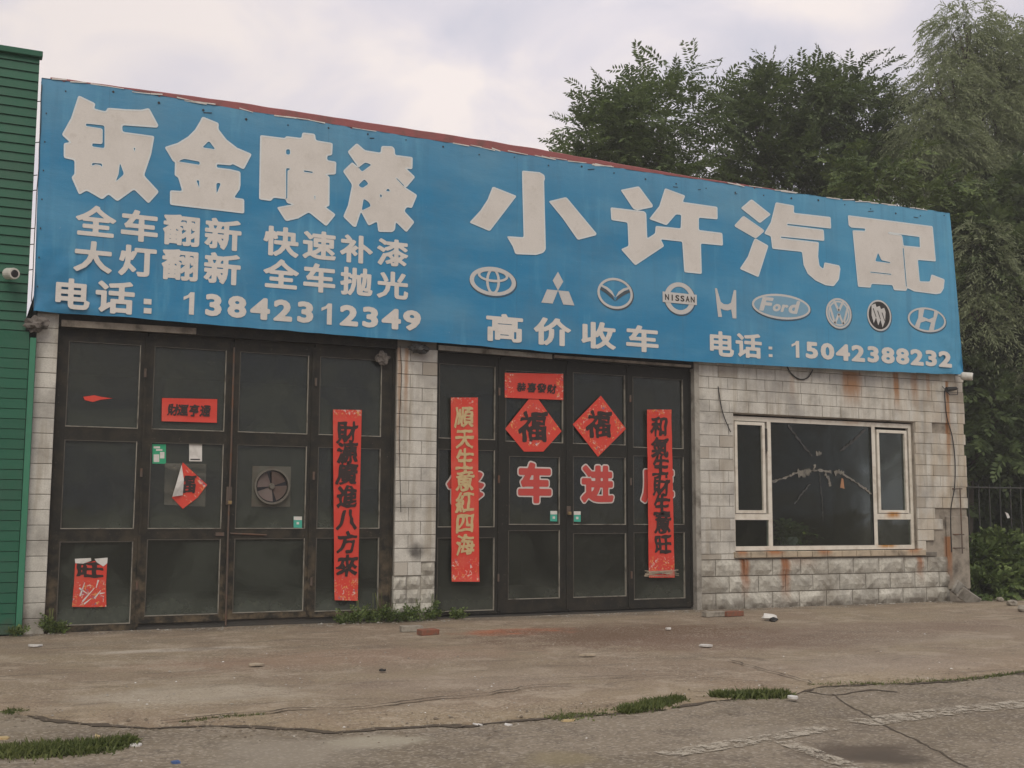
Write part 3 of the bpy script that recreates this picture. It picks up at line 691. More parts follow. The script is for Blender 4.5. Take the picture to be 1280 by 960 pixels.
# bolts, handles, drop rods
MB().tube([(3.468, .09, 4.0), (3.470, .085, 2.4), (3.462, .085, 1.4), (3.47, .09, .02)], .014, 6).build('drop_rod', M_STEEL, leaves_l[2])
MB().box(3.42, 3.50, .085, .112, 1.72, 1.98, bev=.006).build('hasp', M_STEEL, leaves_l[2])
MB().tube([(3.50, .10, 1.315), (4.02, .10, 1.29)], .012, 6).build('bolt', M_STEEL, leaves_l[2])
MB().box(3.29, 3.41, .095, .113, 1.28, 1.33).build('bolt', M_STEEL, leaves_l[1])
MB().box(8.93, 9.00, .085, .112, 1.60, 1.74, bev=.006).build('hasp', M_STEEL, leaves_r[1])
for lf, x in ((leaves_l[0], 2.24), (leaves_l[3], 4.70), (leaves_r[0], 7.715), (leaves_r[3], 10.15)):
    for z in (.55, 2.1, 3.5): MB().tube([(x, .10, z), (x, .10, z + .12)], .018, 8).build('hinge', M_STEEL, lf)
def padlock(x, z, label):
    r = thing('padlock', label, 'padlock', (x, .07, z))
    MB().box(x - .028, x + .028, .045, .08, z, z + .05, bev=.006).build('body', mat('brass', (.35, .25, .12), .4, .3, 20, 60, .1, metal=.6), r)
    MB().tube([(x + .018 * math.cos(a), .06, z + .05 + .035 * math.sin(a)) for a in [i * math.pi / 6 for i in range(7)]], .005, 6).build('shackle', M_STEEL, r)
padlock(3.47, 1.73, 'small worn padlock between the two middle leaves of the left doors')
padlock(8.965, 1.60, 'small padlock at the centre of the right garage doors')

# window
win = MB(); yw = .09; T = .07
def fb(a, b, c, d, y0=yw, y1=yw + T): win.box(a, b, y0, y1, c, d)
fb(12.195, 12.255, .99, 3.35); fb(16.29, 16.355, .99, 3.35)
fb(12.255, 16.29, .99, 1.065); fb(12.255, 16.29, 3.27, 3.35)
fb(12.975, 13.055, 1.065, 3.27); fb(15.385, 15.465, 1.065, 3.27)
fb(12.255, 12.975, 1.525, 1.63); fb(15.465, 16.29, 1.54, 1.65)
win = win.build('window', M_PVC, gar)
def sash(a, b, c, d):
    q = MB(); s = .055
    q.box(a, a + s, yw - .012, yw + .05, c, d); q.box(b - s, b, yw - .012, yw + .05, c, d); q.box(a + s, b - s, yw - .010, yw + .048, c, c + s); q.box(a + s, b - s, yw - .010, yw + .048, d - s, d)
    q.build('sash', M_PVC, win)
sash(12.262, 12.915, 1.64, 3.255); sash(15.50, 16.235, 1.66, 3.22)
box('sash', M_DARK, win, 12.93, 12.965, yw - .02, yw + .01, 2.75, 3.15)
for a, b, c, d in ((12.317, 12.860, 1.695, 3.20), (12.255, 12.975, 1.065, 1.525), (13.055, 15.385, 1.065, 3.27), (15.555, 16.18, 1.715, 3.165), (15.465, 16.29, 1.065, 1.54)):
    MB().box(a + .001, b - .001, yw + .03, yw + .036, c + .001, d - .001).build('pane', GLASS_W, win)
q = MB(); q.box(13.058, 15.382, yw + .004, yw + .028, 1.068, 1.083); q.box(13.058, 13.070, yw + .004, yw + .028, 1.085, 3.25); q.box(15.370, 15.382, yw + .004, yw + .028, 1.085, 3.25); q.build('gasket', M_BLACK, win)

# tape star on the cracked pane
tp = thing('packing_tape', 'crumpled packing tape stuck in a star over the cracked shop window pane', 'tape', (14.2, yw, 2.2))
M_TAPE = mat('dirty_clear_tape', (.20, .185, .155), .35, .5, 12, 60, .5, dirt=(.05, .05, .045))
M_TAPEF = mat('thin_tape', (.045, .045, .042), .4, .6, 9, 60, .3, dirt=(.03, .03, .03))
def tape(pxs, wd, m):
    P = [Vector((F(*q, yw)[0], 0, F(*q, yw)[1])) for q in pxs]; L = []
    for a, b in zip(P[:-1], P[1:]): L += [a.lerp(b, i / 8) for i in range(8)]
    L.append(P[-1]); vs = []; fs = []
    for i, q in enumerate(L):
        d = (L[min(i + 1, len(L) - 1)] - L[max(i - 1, 0)]).normalized(); nr = Vector((-d.z, 0, d.x)); w_ = wd * random.uniform(.3, 1.2) / 2
        j = random.uniform(-.012, .012)
        a = q + nr * (w_ + j); b = q - nr * (w_ - j); y = yw + .026
        vs += [(a.x, y - random.uniform(0, .012), a.z), (b.x, y - random.uniform(0, .012), b.z)]
        if i: fs.append((2 * i - 2, 2 * i - 1, 2 * i + 1, 2 * i))
    MB().faces(vs, fs).build('tape_strip', m, tp)
tape([(966, 602), (985, 596), (1000, 590), (1010, 588)], .05, M_TAPE); tape([(998, 592), (1008, 591), (1014, 588)], .16, M_TAPE)
tape([(1012, 588), (1025, 588), (1040, 590)], .05, M_TAPE); tape([(1032, 592), (1037, 598), (1039, 608)], .07, M_TAPE)
tape([(1044, 592), (1050, 589), (1056, 592)], .09, M_TAPE); tape([(1054, 592), (1070, 602), (1084, 612), (1090, 618)], .045, M_TAPE)
tape([(1018, 588), (1020, 580)], .06, M_TAPE); tape([(1021, 567), (1028, 566)], .09, M_TAPE)
tape([(986, 531), (1000, 550), (1016, 570)], .05, M_TAPEF); tape([(1083, 536), (1066, 552), (1051, 564)], .06, M_TAPEF)
tape([(1014, 604), (1004, 616), (994, 630)], .035, M_TAPEF); tape([(1025, 590), (1028, 620), (1030, 650)], .02, M_TAPEF)
MB().faces([(14.62, yw + .02, 2.12), (14.72, yw + .02, 2.10), (14.70, yw + .02, 2.28), (14.66, yw + .02, 2.30)], [(0, 1, 2, 3)]).build('tape_strip', mat('orange_scrap', (.4, .2, .1), .5, .2, 9, 60, .1), tp)
# potted plant inside
pp = thing('potted_plant', 'leafy plant in a pale pot standing inside behind the shop window', 'plant', (13.62, .55, .9))
box('plant_shelf', M_DARK, gar, 12.0, 16.4, .27, .9, .84, .90)
MB().tube([(13.75, .5, .91), (13.75, .5, 1.22)], [.14, .19], 12).build('pot', mat('pale_pot', (.42, .45, .40), .6, .2, 5, 60, 0), pp)

# ------------------------------------------------------------------ green building
grn = thing('green_building', 'tall green clad building at the left edge beside the garage', 'building', (-3, -.1, 0))
box('wall', M_DARK_GREEN, grn, -8, .64, -.05, 8, -.1, 7.83)
box('lower_wall', M_DARK_GREEN, grn, -8, .80, -.07, -.052, -.1, 3.9) if False else None
def plank(x0, x1, z0, z1, lap, name='cladding_plank', m=M_GREEN, y=-.06):
    vs = [(x0, y + .04, z0), (x1, y + .04, z0), (x1, y - lap, z0 + .004), (x0, y - lap, z0 + .004), (x1, y - .004, z1), (x0, y - .004, z1), (x0, y + .04, z1), (x1, y + .04, z1)]
    MB().faces(vs, [(0, 1, 2, 3), (3, 2, 4, 5), (5, 4, 7, 6), (1, 7, 4, 2), (0, 3, 5, 6)]).build(name, m, grn)
z = 4.02
while z < 7.80: plank(-8, .655, z, z + .124, .024); z += .128
z = .02
while z < 3.85: plank(-8, .705, z, z + .131, .012, y=-.085); z += .134
box('corner_trim', M_GREEN2, grn, .712, .79, -.12, -.04, -.05, 3.93, bev=.006)
box('top_trim', M_GREEN, grn, -8, .69, -.14, 0, 7.815, 7.90, bev=.008)
box('belt_trim', M_GREEN, grn, -8, .70, -.09, -.05, 3.88, 4.01)

def sec_cam(x, y, z, label, ang):
    r = thing('security_camera', label, 'security camera', (x, y, z)); d = Vector((math.cos(ang), math.sin(ang), -.12)).normalized()
    c = Vector((x, y, z))
    MB().tube([c - d * .03, c + d * .0, c + d * .16, c + d * .19], [.05, .078, .078, .070], 16).build('housing', M_WHITE_PLASTIC, r, smooth=False)
    MB().tube([c + d * .185, c + d * .197], [.055, .045], 16).build('lens', M_LENS, r)
    MB().tube([c - d * .02, c + Vector((0, .13, .03))], .025, 8).build('bracket', M_WHITE_PLASTIC, r)
cx_, cz_ = F(15, 343, -.2); sec_cam(cx_ - .05, -.22, cz_, 'white bullet security camera on the green cladding at the left edge', -1.15)
cx_, cz_ = F(1203, 470, -.25); sec_cam(cx_, -.25, cz_ + .0, 'white security camera under the lower right corner of the blue sign', -.9)

# ------------------------------------------------------------------ billboard
YS = -.20
bb = thing('billboard', 'long blue vinyl sign with big white Chinese characters and car emblems above the garage', 'sign', (9, YS, 4.3))
SX0, SX1, SZ0, SZ1 = .71, 17.37, 4.29, 7.50
topz = [(52, 97), (150, 110), (300, 137), (440, 159), (560, 178), (640, 191), (760, 208), (800, 214), (1000, 242), (1187, 266)]
TZ = [F(a, b, YS) for a, b in topz]
botz = [F(a, b, YS) for a, b in ((42, 388), (150, 396), (340, 412), (533, 427), (700, 441), (870, 452), (1000, 459), (1120, 465), (1205, 468))]
lef = lambda s: .685 + .05 * (1 - s) ; rig = lambda s: 17.275 + .205 * (1 - s)
NXB, NZB = 170, 34; vs = []; fs = []
for i in range(NXB + 1):
    for j in range(NZB + 1):
        s = j / NZB; u = i / NXB; x = lef(s) * (1 - u) + rig(s) * u
        zt = np.interp(x, [p[0] for p in TZ], [p[1] for p in TZ]) + .012 * mnoise.noise(Vector((x * 3, 0, 0))); zb = np.interp(x, [p[0] for p in botz], [p[1] for p in botz]) + .012 * mnoise.noise(Vector((x * 2.3, 5, 0)))
        z = zb + (zt - zb) * s
        ed = max(0, 1 - s / .07) + max(0, (s - .94) / .06)
        y = YS + ed * .012 * mnoise.noise(Vector((x * 4, z * 3, 0)))
        # creases gathered at the lower corners
        for (cxr, czr, rad) in ((.74, 4.28, 1.2), (17.46, 4.34, 1.0)):
            dx, dz = x - cxr, z - czr; rr = math.hypot(dx, dz)
            if rr < rad: y += abs((1 - rr / rad) * .085 * math.sin(math.atan2(dz, abs(dx) + 1e-6) * 7 + rr * 3)) * min(1, rr * 4)
        y += ed * .004 * (1 + math.sin(x * 40))
        vs.append((x, y, z))
for i in range(NXB):
    for j in range(NZB): a = i * (NZB + 1) + j; fs.append((a, a + NZB + 1, a + NZB + 2, a + 1))
# turned edge round the frame
mb = MB(); mb.faces(vs, fs); ban = mb.build('banner', M_BLUE, bb, smooth=True)
mb = MB(); n0 = len(TZ)
for (xa, xb) in zip(np.linspace(.69, 17.28, 60)[:-1], np.linspace(.69, 17.28, 60)[1:]):
    za = np.interp(xa, [p[0] for p in TZ], [p[1] for p in TZ]); zb = np.interp(xb, [p[0] for p in TZ], [p[1] for p in TZ])
    v = [(xa, YS, za), (xb, YS, zb), (xb, YS + .22, zb + .0), (xa, YS + .22, za + .0)]; mb.faces(v, [(0, 1, 2, 3)])
mb.build('top_hem', M_BLUE, bb)
mb = MB(); mb.faces([(.742, YS, 4.285), (.742, YS + .2, 4.285), (.692, YS + .2, 7.50), (.692, YS, 7.50)], [(0, 1, 2, 3)]); mb.build('side_hem', M_BLUE, bb); MB().faces([(17.47, YS, 4.34), (17.47, YS + .2, 4.34), (17.272, YS + .2, 7.49), (17.272, YS, 7.49)], [(0, 1, 2, 3)]).build('side_hem', M_BLUE, bb)
# red capping seen above the vinyl
skyl = [F(a, b, YS + .02) for a, b in ((60, 96), (150, 108), (300, 128), (440, 150), (560, 168), (660, 184), (760, 202), (860, 220), (960, 235), (1000, 241))]
mb = MB(); xs_ = np.linspace(.80, 13.2, 150); up_ = [np.interp(x, [p[0] for p in skyl], [p[1] for p in skyl]) + .012 * mnoise.noise(Vector((x * 2.5, 1, 0))) for x in xs_]
dn_ = [min(u - .01, np.interp(x, [p[0] for p in TZ], [p[1] for p in TZ]) - .06) for x, u in zip(xs_, up_)]
vs = []; fs = []
for i, x in enumerate(xs_):
    vs += [(x, YS + .012, dn_[i]), (x, YS + .012, up_[i] - .012), (x, YS + .024, up_[i]), (x, YS + .20, up_[i] + .004), (x, YS + .20, dn_[i])]
    if i: fs += [(5 * i - 5 + k, 5 * i + k, 5 * i + (k + 1) % 5, 5 * i - 5 + (k + 1) % 5) for k in range(5)]
mb.faces(vs, fs)
mb.build('red_capping', M_RED_RAIL, bb)
mb = MB()
for _ in range(46):
    x = random.uniform(.8, 16.8); z = np.interp(x, [p[0] for p in TZ], [p[1] for p in TZ]) + random.uniform(-.03, .015); l = random.uniform(.05, .4)
    z2 = np.interp(x + l, [p[0] for p in TZ], [p[1] for p in TZ]) + random.uniform(-.02, .01); mb.faces([(x, YS - .006, z), (x + l, YS - .008, z2), (x + l, YS - .006, z2 + random.uniform(.008, .02)), (x, YS - .008, z + random.uniform(.008, .022))], [(0, 1, 2, 3)])
mb.build('torn_hem_edge', M_PAPER, bb)['kind'] = 'stuff'
mb = MB()
for z in (4.40, 5.9, 7.36): mb.box(.80, 17.2, YS + .13, YS + .17, z, z + .05)
for x in np.arange(.80, 17.3, 1.63): mb.box(x, x + .05, YS + .175, YS + .22, 4.35, 7.42)
for x in np.arange(.85, 17.3, 3.26):
    mb.tube([(x, YS + .17, 7.2), (x, 1.6, ZT + .17)], .025, 6)
mb.box(.735, .775, YS + .175, YS + .22, 4.35, 7.44)
mb.build('frame', M_STEEL, bb)
for z in (4.85, 5.2, 5.42, 5.95, 6.16, 6.62, 7.2): MB().tube([(.64, -.06, z), (.70, YS + .12, z + .01)], .007, 5).build('tie_wire', M_RUBBER, bb)
MB().tube([(.70 + .015 * mnoise.noise(Vector((0, 0, z * 2))), YS - .015, z) for z in np.linspace(4.4, 7.4, 24)], .006, 5).build('edge_cable', M_RUBBER, bb)
# eyelets along the edges
mb = MB()
for x in np.arange(1.0, 17.2, .62):
    z = np.interp(x, [p[0] for p in TZ], [p[1] for p in TZ]) - random.uniform(.06, .16)
    a = random.uniform(.008, .018); mb.box(x - a, x + a, YS - .006, YS - .001, z - a, z + a, rot=(random.uniform(0, 1.5), 'Y'))
    if random.random() < .4:
        z2 = z - random.uniform(.02, .1); x2 = x + random.uniform(-.2, .2); mb.box(x2, x2 + random.uniform(.04, .14), YS - .006, YS - .001, z2, z2 + .01, rot=(random.uniform(-.2, .2), 'Y'))
for z in np.arange(4.6, 7.3, .4): mb.box(.76, .775, YS - .006, YS - .001, z, z + .02)
mb.build('fixing_nails', M_BLACK, bb)['kind'] = 'stuff'

BIG = {}
def addbig(k, ox, oy, sc, polys): BIG[k] = [[(ox + x / sc, oy + y / sc) for x, y in p] for p in polys]
addbig('钣', 70, 110, 6.4, [[(180, 58), (318, 125), (303, 165), (398, 188), (412, 158), (560, 170), (680, 174), (745, 160), (820, 300), (808, 318), (530, 298), (532, 350), (788, 385), (762, 530), (705, 700), (825, 830), (740, 925), (625, 812), (490, 908), (420, 850), (370, 893), (245, 820), (185, 855), (122, 712), (148, 690), (148, 578), (62, 560), (62, 440), (112, 435), (45, 375), (120, 240)],
    [(240, 285), (388, 300), (388, 482), (290, 468), (290, 443), (372, 450), (374, 325), (240, 304)], [(512, 600), (545, 690), (478, 748), (500, 690)], [(288, 600), (368, 605), (368, 632), (355, 616), (312, 610), (290, 624)], [(622, 480), (633, 480), (628, 508)]])
addbig('金', 200, 135, 6.857, [[(362, 72), (505, 130), (500, 180), (570, 270), (660, 340), (788, 395), (718, 528), (622, 480), (605, 492), (487, 482), (487, 510), (600, 524), (690, 545), (690, 660), (682, 700), (635, 768), (722, 780), (722, 905), (85, 830), (85, 705), (190, 712), (155, 595), (125, 580), (128, 465), (110, 455), (38, 335), (150, 300), (240, 245), (300, 185), (345, 110)],
    [(155, 458), (205, 435), (340, 460), (340, 488)], [(420, 282), (475, 355), (362, 338)], [(312, 620), (335, 620), (337, 685)], [(483, 642), (522, 645), (485, 735)]])
addbig('喷', 315, 155, 7.111, [[(72, 98), (290, 125), (305, 108), (440, 125), (447, 75), (560, 88), (568, 145), (718, 170), (712, 278), (668, 282), (668, 322), (750, 335), (745, 448), (665, 452), (690, 470), (688, 730), (655, 738), (745, 805), (660, 910), (505, 785), (410, 840), (300, 865), (220, 740), (360, 715), (308, 702), (300, 668), (190, 655), (170, 685), (62, 670)],
    [(303, 225), (338, 225), (338, 272), (303, 272)], [(303, 392), (335, 395), (335, 405), (316, 412), (313, 660), (304, 660)], [(462, 412), (540, 425), (538, 436), (462, 425)], [(556, 640), (562, 640), (558, 680)]])
addbig('漆', 420, 170, 7.385, [[(192, 65), (268, 132), (412, 155), (418, 92), (520, 95), (542, 120), (545, 175), (708, 195), (705, 308), (650, 302), (732, 378), (655, 470), (640, 475), (750, 545), (700, 668), (655, 655), (630, 692), (725, 795), (650, 890), (552, 795), (545, 865), (520, 888), (390, 885), (378, 790), (300, 830), (230, 700), (185, 840), (160, 838), (65, 745), (110, 640), (148, 450), (62, 325), (150, 240), (203, 286), (105, 145)],
    [(207, 292), (270, 243), (328, 265), (240, 330)], [(262, 398), (302, 442), (240, 482), (205, 455)], [(255, 578), (305, 612), (322, 648), (237, 688)], [(555, 390), (565, 392), (630, 458), (620, 460)], [(480, 482), (502, 512), (458, 508)], [(412, 535), (425, 550), (415, 572), (405, 550)]])
addbig('小', 580, 205, 7.314, [[(262, 205), (482, 292), (235, 615), (48, 535), (150, 425), (215, 325)], [(530, 60), (690, 75), (735, 100), (740, 135), (732, 160), (748, 780), (725, 812), (660, 832), (470, 825), (445, 755), (390, 660), (545, 670), (535, 300)], [(773, 340), (935, 302), (1212, 635), (1205, 652), (1040, 695), (900, 495)]])
addbig('许', 755, 225, 7.677, [[(158, 95), (335, 60), (468, 240), (465, 262), (322, 292), (282, 280)], [(62, 262), (385, 300), (405, 320), (415, 560), (490, 512), (495, 440), (735, 465), (740, 335), (690, 330), (600, 435), (432, 375), (530, 250), (585, 78), (780, 150), (755, 210), (1088, 258), (1090, 378), (910, 362), (910, 480), (1135, 508), (1142, 630), (930, 610), (938, 902), (770, 885), (750, 592), (545, 570), (578, 635), (300, 820), (162, 665), (235, 632), (225, 408), (70, 385)]])
addbig('汽', 910, 240, 7.68, [[(225, 68), (412, 215), (305, 300), (122, 155)], [(148, 235), (345, 372), (265, 440), (65, 325)], [(258, 442), (388, 515), (292, 818), (112, 738), (190, 620), (240, 480)], [(458, 98), (635, 130), (632, 200), (985, 240), (990, 352), (570, 306), (570, 319), (918, 362), (925, 470), (508, 429), (508, 440), (872, 482), (865, 620), (878, 710), (915, 738), (925, 675), (1070, 705), (1078, 740), (1065, 840), (1015, 905), (935, 895), (840, 850), (765, 785), (725, 700), (710, 575), (425, 545), (410, 425), (346, 400), (410, 290)]])
addbig('配', 1055, 260, 8.348, [[(40, 75), (925, 190), (958, 558), (770, 542), (790, 765), (895, 768), (912, 692), (1050, 745), (1040, 840), (1010, 890), (960, 900), (730, 870), (660, 835), (650, 865), (520, 858), (505, 805), (285, 792), (280, 832), (145, 822), (88, 232), (218, 238), (220, 215), (80, 205), (48, 185)],
    [(462, 248), (795, 292), (800, 420), (614, 402), (598, 292), (460, 270)], [(355, 465), (390, 545), (480, 565), (480, 575), (325, 555)], [(275, 665), (492, 688), (492, 697), (275, 673)], [(613, 420), (622, 420), (655, 820), (647, 820)]])
YL = YS - .007
for k, polys in BIG.items():
    W_ = [soften([F(x, y, YL) for x, y in p], .028) for p in polys]
    v, f = poly_fill(W_, YL); mb = MB(); mb.faces(v, f); o = mb.build('character', M_LETTER, bb)
    o['label'] = 'large character ' + k + ' printed on the blue sign'
    # paler printed edge: a narrow band inside each outline
    mb = MB()
    for pi, p in enumerate(W_):
        n = len(p); area = sum(p[i][0] * p[(i + 1) % n][1] - p[(i + 1) % n][0] * p[i][1] for i in range(n)) / 2
        sgn = 1 if area > 0 else -1
        hole = (len(polys) > 1 and abs(area) < .12)
        if hole: sgn = -sgn
        wd = .013 if hole else .022; q = []
        for i in range(n):
            a = Vector(p[i]) - Vector(p[i - 1]); b = Vector(p[(i + 1) % n]) - Vector(p[i])
            if a.length < 1e-6 or b.length < 1e-6: q.append(p[i]); continue
            na = Vector((-a.y, a.x)).normalized(); nb = Vector((-b.y, b.x)).normalized(); m_ = (na + nb)
            if m_.length < .4: m_ = na
            else: m_ = m_.normalized() / max(.55, m_.normalized().dot(na))
            q.append((p[i][0] + m_.x * wd * sgn, p[i][1] + m_.y * wd * sgn))
        vs = [(x, YL - .002, z) for x, z in p] + [(x, YL - .002, z) for x, z in q]
        mb.faces(vs, [(i, (i + 1) % n, n + (i + 1) % n, n + i) for i in range(n)])
    e = mb.build('character_edge', M_RIM, o)
def line(chars, first, last, w_px, h_px, off, label, em=True, narrow='', m=M_LETTER, parent=bb, y=YL):
    """first, last: photo centres of the outer characters; w_px, h_px: size of a character there"""
    a = Vector(F(*first, y)); b = Vector(F(*last, y)); n = len(chars); o = None
    wd0 = F(first[0] + w_px[0] / 2, first[1], y)[0] - F(first[0] - w_px[0] / 2, first[1], y)[0]; ht0 = F(first[0], first[1] - h_px[0] / 2, y)[1] - F(first[0], first[1] + h_px[0] / 2, y)[1]
    wd1 = F(last[0] + w_px[1] / 2, last[1], y)[0] - F(last[0] - w_px[1] / 2, last[1], y)[0]; ht1 = F(last[0], last[1] - h_px[1] / 2, y)[1] - F(last[0], last[1] + h_px[1] / 2, y)[1]
    for i, ch in enumerate(chars):
        u = i / max(1, n - 1); c = a.lerp(b, u); wd = wd0 + (wd1 - wd0) * u; ht = ht0 + (ht1 - ht0) * u
        if ch in narrow: wd *= .62
        mb = MB(); put_glyph(mb, ch, c.x, c.y, wd, ht, y, off, em); o = mb.build('digit' if ch.isdigit() else 'character', m, parent); o['label'] = 'character ' + ch + ' in the ' + label.replace('characters', 'line')
    return o
OF = .033
line('全车翻新', (120, 277), (279, 293), (48, 45), (38, 38), OF, 'first line of small white characters, left half')
line('快速补漆', (351.5, 302), (491, 316), (42, 38), (36, 33), OF, 'first line of small white characters, right half')
line('大灯翻新', (116.5, 321), (278, 336), (47, 45), (38, 38), OF, 'second line of small white characters, left half')
line('全车抛光', (351.5, 343), (491, 356.5), (42, 38), (36, 33), OF, 'second line of small white characters, right half')
line('电话', (89, 367.5), (144, 371.5), (46, 48), (38, 40), OF, 'telephone characters at the lower left of the sign')
line('高价收车', (631, 410), (803, 423.5), (47, 41), (34, 32), OF, 'white characters above the right garage doors')
line('电话', (901, 430), (936, 432), (32, 32), (31, 30), OF, 'telephone characters at the lower right of the sign')
DF = .046
line('13842312349', (237, 379), (515, 400.5), (24, 23), (28, 25.5), DF, 'telephone number at the lower left of the sign', em='digit')
line('15042388232', (995, 436.5), (1181.5, 449), (17, 16.5), (21, 20), DF, 'telephone number at the lower right of the sign', em='digit')
mb = MB()
for a, b in ((184.5, 377), (184.5, 388.5)): x, z = F(a, b, YL); mb.box(x - .052, x + .052, YL - .001, YL + .002, z - .038, z + .038)
mb.build('lettering', M_LETTER, bb)['label'] = 'colon before the left telephone number'; mb = MB()
for a, b in ((963, 435), (963.3, 444.5)): x, z = F(a, b, YL); mb.box(x - .04, x + .04, YL - .001, YL + .002, z - .025, z + .025)
mb.build('lettering', M_LETTER, bb)['label'] = 'colon before the right telephone number'

# emblems
def ell(cx, cz, rx, rz, n=36, a0=0, a1=2 * math.pi):
    return [(cx + rx * math.cos(a0 + (a1 - a0) * i / (n if a1 - a0 > 6.28 else n - 1)), cz + rz * math.sin(a0 + (a1 - a0) * i / (n if a1 - a0 > 6.28 else n - 1))) for i in range(n)]
def ring(mb, cx, cz, rx, rz, w_, y, wz=None, rx2=None):
    wz = wz if wz is not None else w_; o = ell(cx, cz, rx, rz); i = ell(cx, cz, rx - w_, rz - wz); n = len(o)
    mb.faces([(x, y, z) for x, z in o] + [(x, y, z) for x, z in i], [(k, (k + 1) % n, n + (k + 1) % n, n + k) for k in range(n)])
def disc(mb, cx, cz, rx, rz, y): o = ell(cx, cz, rx, rz); mb.faces([(x, y, z) for x, z in o], [tuple(range(len(o)))])
def pl(mb, pts, y): v, f = poly_fill([pts], y); mb.faces(v, f)
def bar(mb, p0, p1, w0, w1, y):
    a, b = Vector(p0), Vector(p1); n = Vector((-(b - a).y, (b - a).x)).normalized()
    q = [a + n * w0 / 2, b + n * w1 / 2, b - n * w1 / 2, a - n * w0 / 2]; mb.faces([(v.x, y, v.y) for v in q], [(0, 1, 2, 3)])
def cell(x0, x1, y0, y1):
    cx, cy = (x0 + x1) / 2, (y0 + y1) / 2; a = F(x0, cy, YL)[0]; b = F(x1, cy, YL)[0]; c = F(cx, y1, YL)[1]; d = F(cx, y0, YL)[1]
    return (a + b) / 2, (c + d) / 2, (b - a) / 2, (d - c) / 2
def emb(mb, label, m=M_CHROME, parent=bb): o = mb.build('emblem', m, parent); o['label'] = label; return o
def shadow_ring(cx, cz, rx, rz):
    mb = MB(); ring(mb, cx + .008, cz - .012, rx + .012, rz + .012, .014, YL + .002); return mb
# interlocking ellipses
cx, cz, rx, rz = cell(587, 645, 333.6, 369.6)
mb = MB(); ring(mb, cx, cz, rx, rz, .075, YL, .055); ring(mb, cx, cz, rx * .30, rz * .90, .045, YL - .0015, .04); ring(mb, cx, cz + rz * .40, rx * .66, rz * .46, .045, YL - .003, .04)
e = emb(mb, 'oval emblem of three interlocking ellipses'); shadow_ring(cx, cz, rx, rz).build('emblem_shadow', M_SHADE, e)
# three diamonds
cx, cz, rx, rz = cell(676.7, 718, 339.6, 380)
mb = MB(); h = rz * 2
c0 = (cx, cz - rz + h * .42)
pl(mb, [c0, (cx + rx * .32, cz + rz * .42), (cx, cz + rz), (cx - rx * .32, cz + rz * .42)], YL)
for s in (-1, 1): pl(mb, [c0, (cx + s * rx * .36, cz - rz * .18 - h * .16), (cx + s * rx, cz - rz), (cx + s * rx * .36 - s * rx * .02, cz - rz)][:1] + [(cx + s * rx * .66, cz - rz * .16), (cx + s * rx, cz - rz), (cx + s * rx * .32, cz - rz)], YL)
emb(mb, 'emblem of three joined diamonds')
# winged circle
cx, cz, rx, rz = cell(746.7, 791, 347.4, 386)
mb = MB(); ring(mb, cx, cz, rx, rz, .045, YL, .04)
for s in (-1, 1):
    w0 = [(s * .0, -.28), (s * .18, .12), (s * .45, .36), (s * .80, .50), (s * .88, .42), (s * .50, .20), (s * .26, -.02)]
    pl(mb, [(cx + a * rx, cz + b * rz) for a, b in w0], YL - .001)
e = emb(mb, 'round emblem with a wing shaped V'); mb = MB(); ring(mb, cx + .012, cz - .012, rx + .012, rz + .012, .028, YL + .002)
for s in (-1, 1): pl(mb, [(cx + a * rx, cz + b * rz - .03) for a, b in [(s * .0, -.40), (s * .18, .04), (s * .45, .28), (s * .80, .42), (s * .88, .30), (s * .50, .06), (s * .26, -.16)]], YL + .001)
mb.build('emblem_shadow', M_SHADE, e)
# ring with name bar
cx, cz, rx, rz = cell(830.5, 868.6, 353, 393)
mb = MB(); ring(mb, cx, cz, rx, rz, .10, YL, .075); bx, bz, bw, bh = cell(828, 870.7, 366.5, 379.5)
mb.box(cx - bw, cx + bw, YL - .004, YL - .002, cz - bh, cz + bh); e = emb(mb, 'ring emblem crossed by a bar with black lettering'); shadow_ring(cx, cz, rx, rz).build('emblem_shadow', M_SHADE, e)
mb = MB()
for i, ch in enumerate('NISSAN'): put_glyph(mb, ch, cx + (i - 2.5) * bw * .30, cz, bw * (.07 if ch == 'I' else .235), bh * 1.15, YL - .006, .03, False)
mb.build('lettering', M_BLACK, e)
# letter H
cx, cz, rx, rz = cell(894, 920.5, 361.5, 397)
mb = MB(); pl(mb, [(cx + a * rx, cz + b * rz) for a, b in [(-1, 1), (-.82, 1), (-.48, .08), (-.2, -.06), (.2, -.06), (.48, .08), (.78, 1), (1, 1), (.98, -1), (.62, -1), (.50, -.38), (.2, -.48), (-.2, -.48), (-.5, -.38), (-.38, -.98), (-.74, -1)]], YL); emb(mb, 'narrow H shaped emblem')
# oval with script
cx, cz, rx, rz = cell(940, 1013, 367.6, 399)
mb = MB(); disc(mb, cx, cz, rx, rz, YL); e = emb(mb, 'blue oval emblem with white script lettering')
mb = MB(); disc(mb, cx, cz, rx - .045, rz - .04, YL - .0015); e2 = mb.build('oval_field', M_OVALBLUE, e)
mb = MB()
for ch, u, wd, ht, dz in (('F', -.52, .34, 1.0, .08), ('o', -.17, .24, .55, -.12), ('r', .10, .20, .55, -.12), ('d', .42, .30, .95, .05)): put_glyph(mb, ch, cx + u * rx, cz + dz * rz, wd * rx * 1.1, ht * rz * 1.1, YL - .004, .045, False, slant=.35)
mb.build('lettering', M_CHROME, e); shadow_ring(cx, cz, rx, rz).build('emblem_shadow', M_SHADE, e)
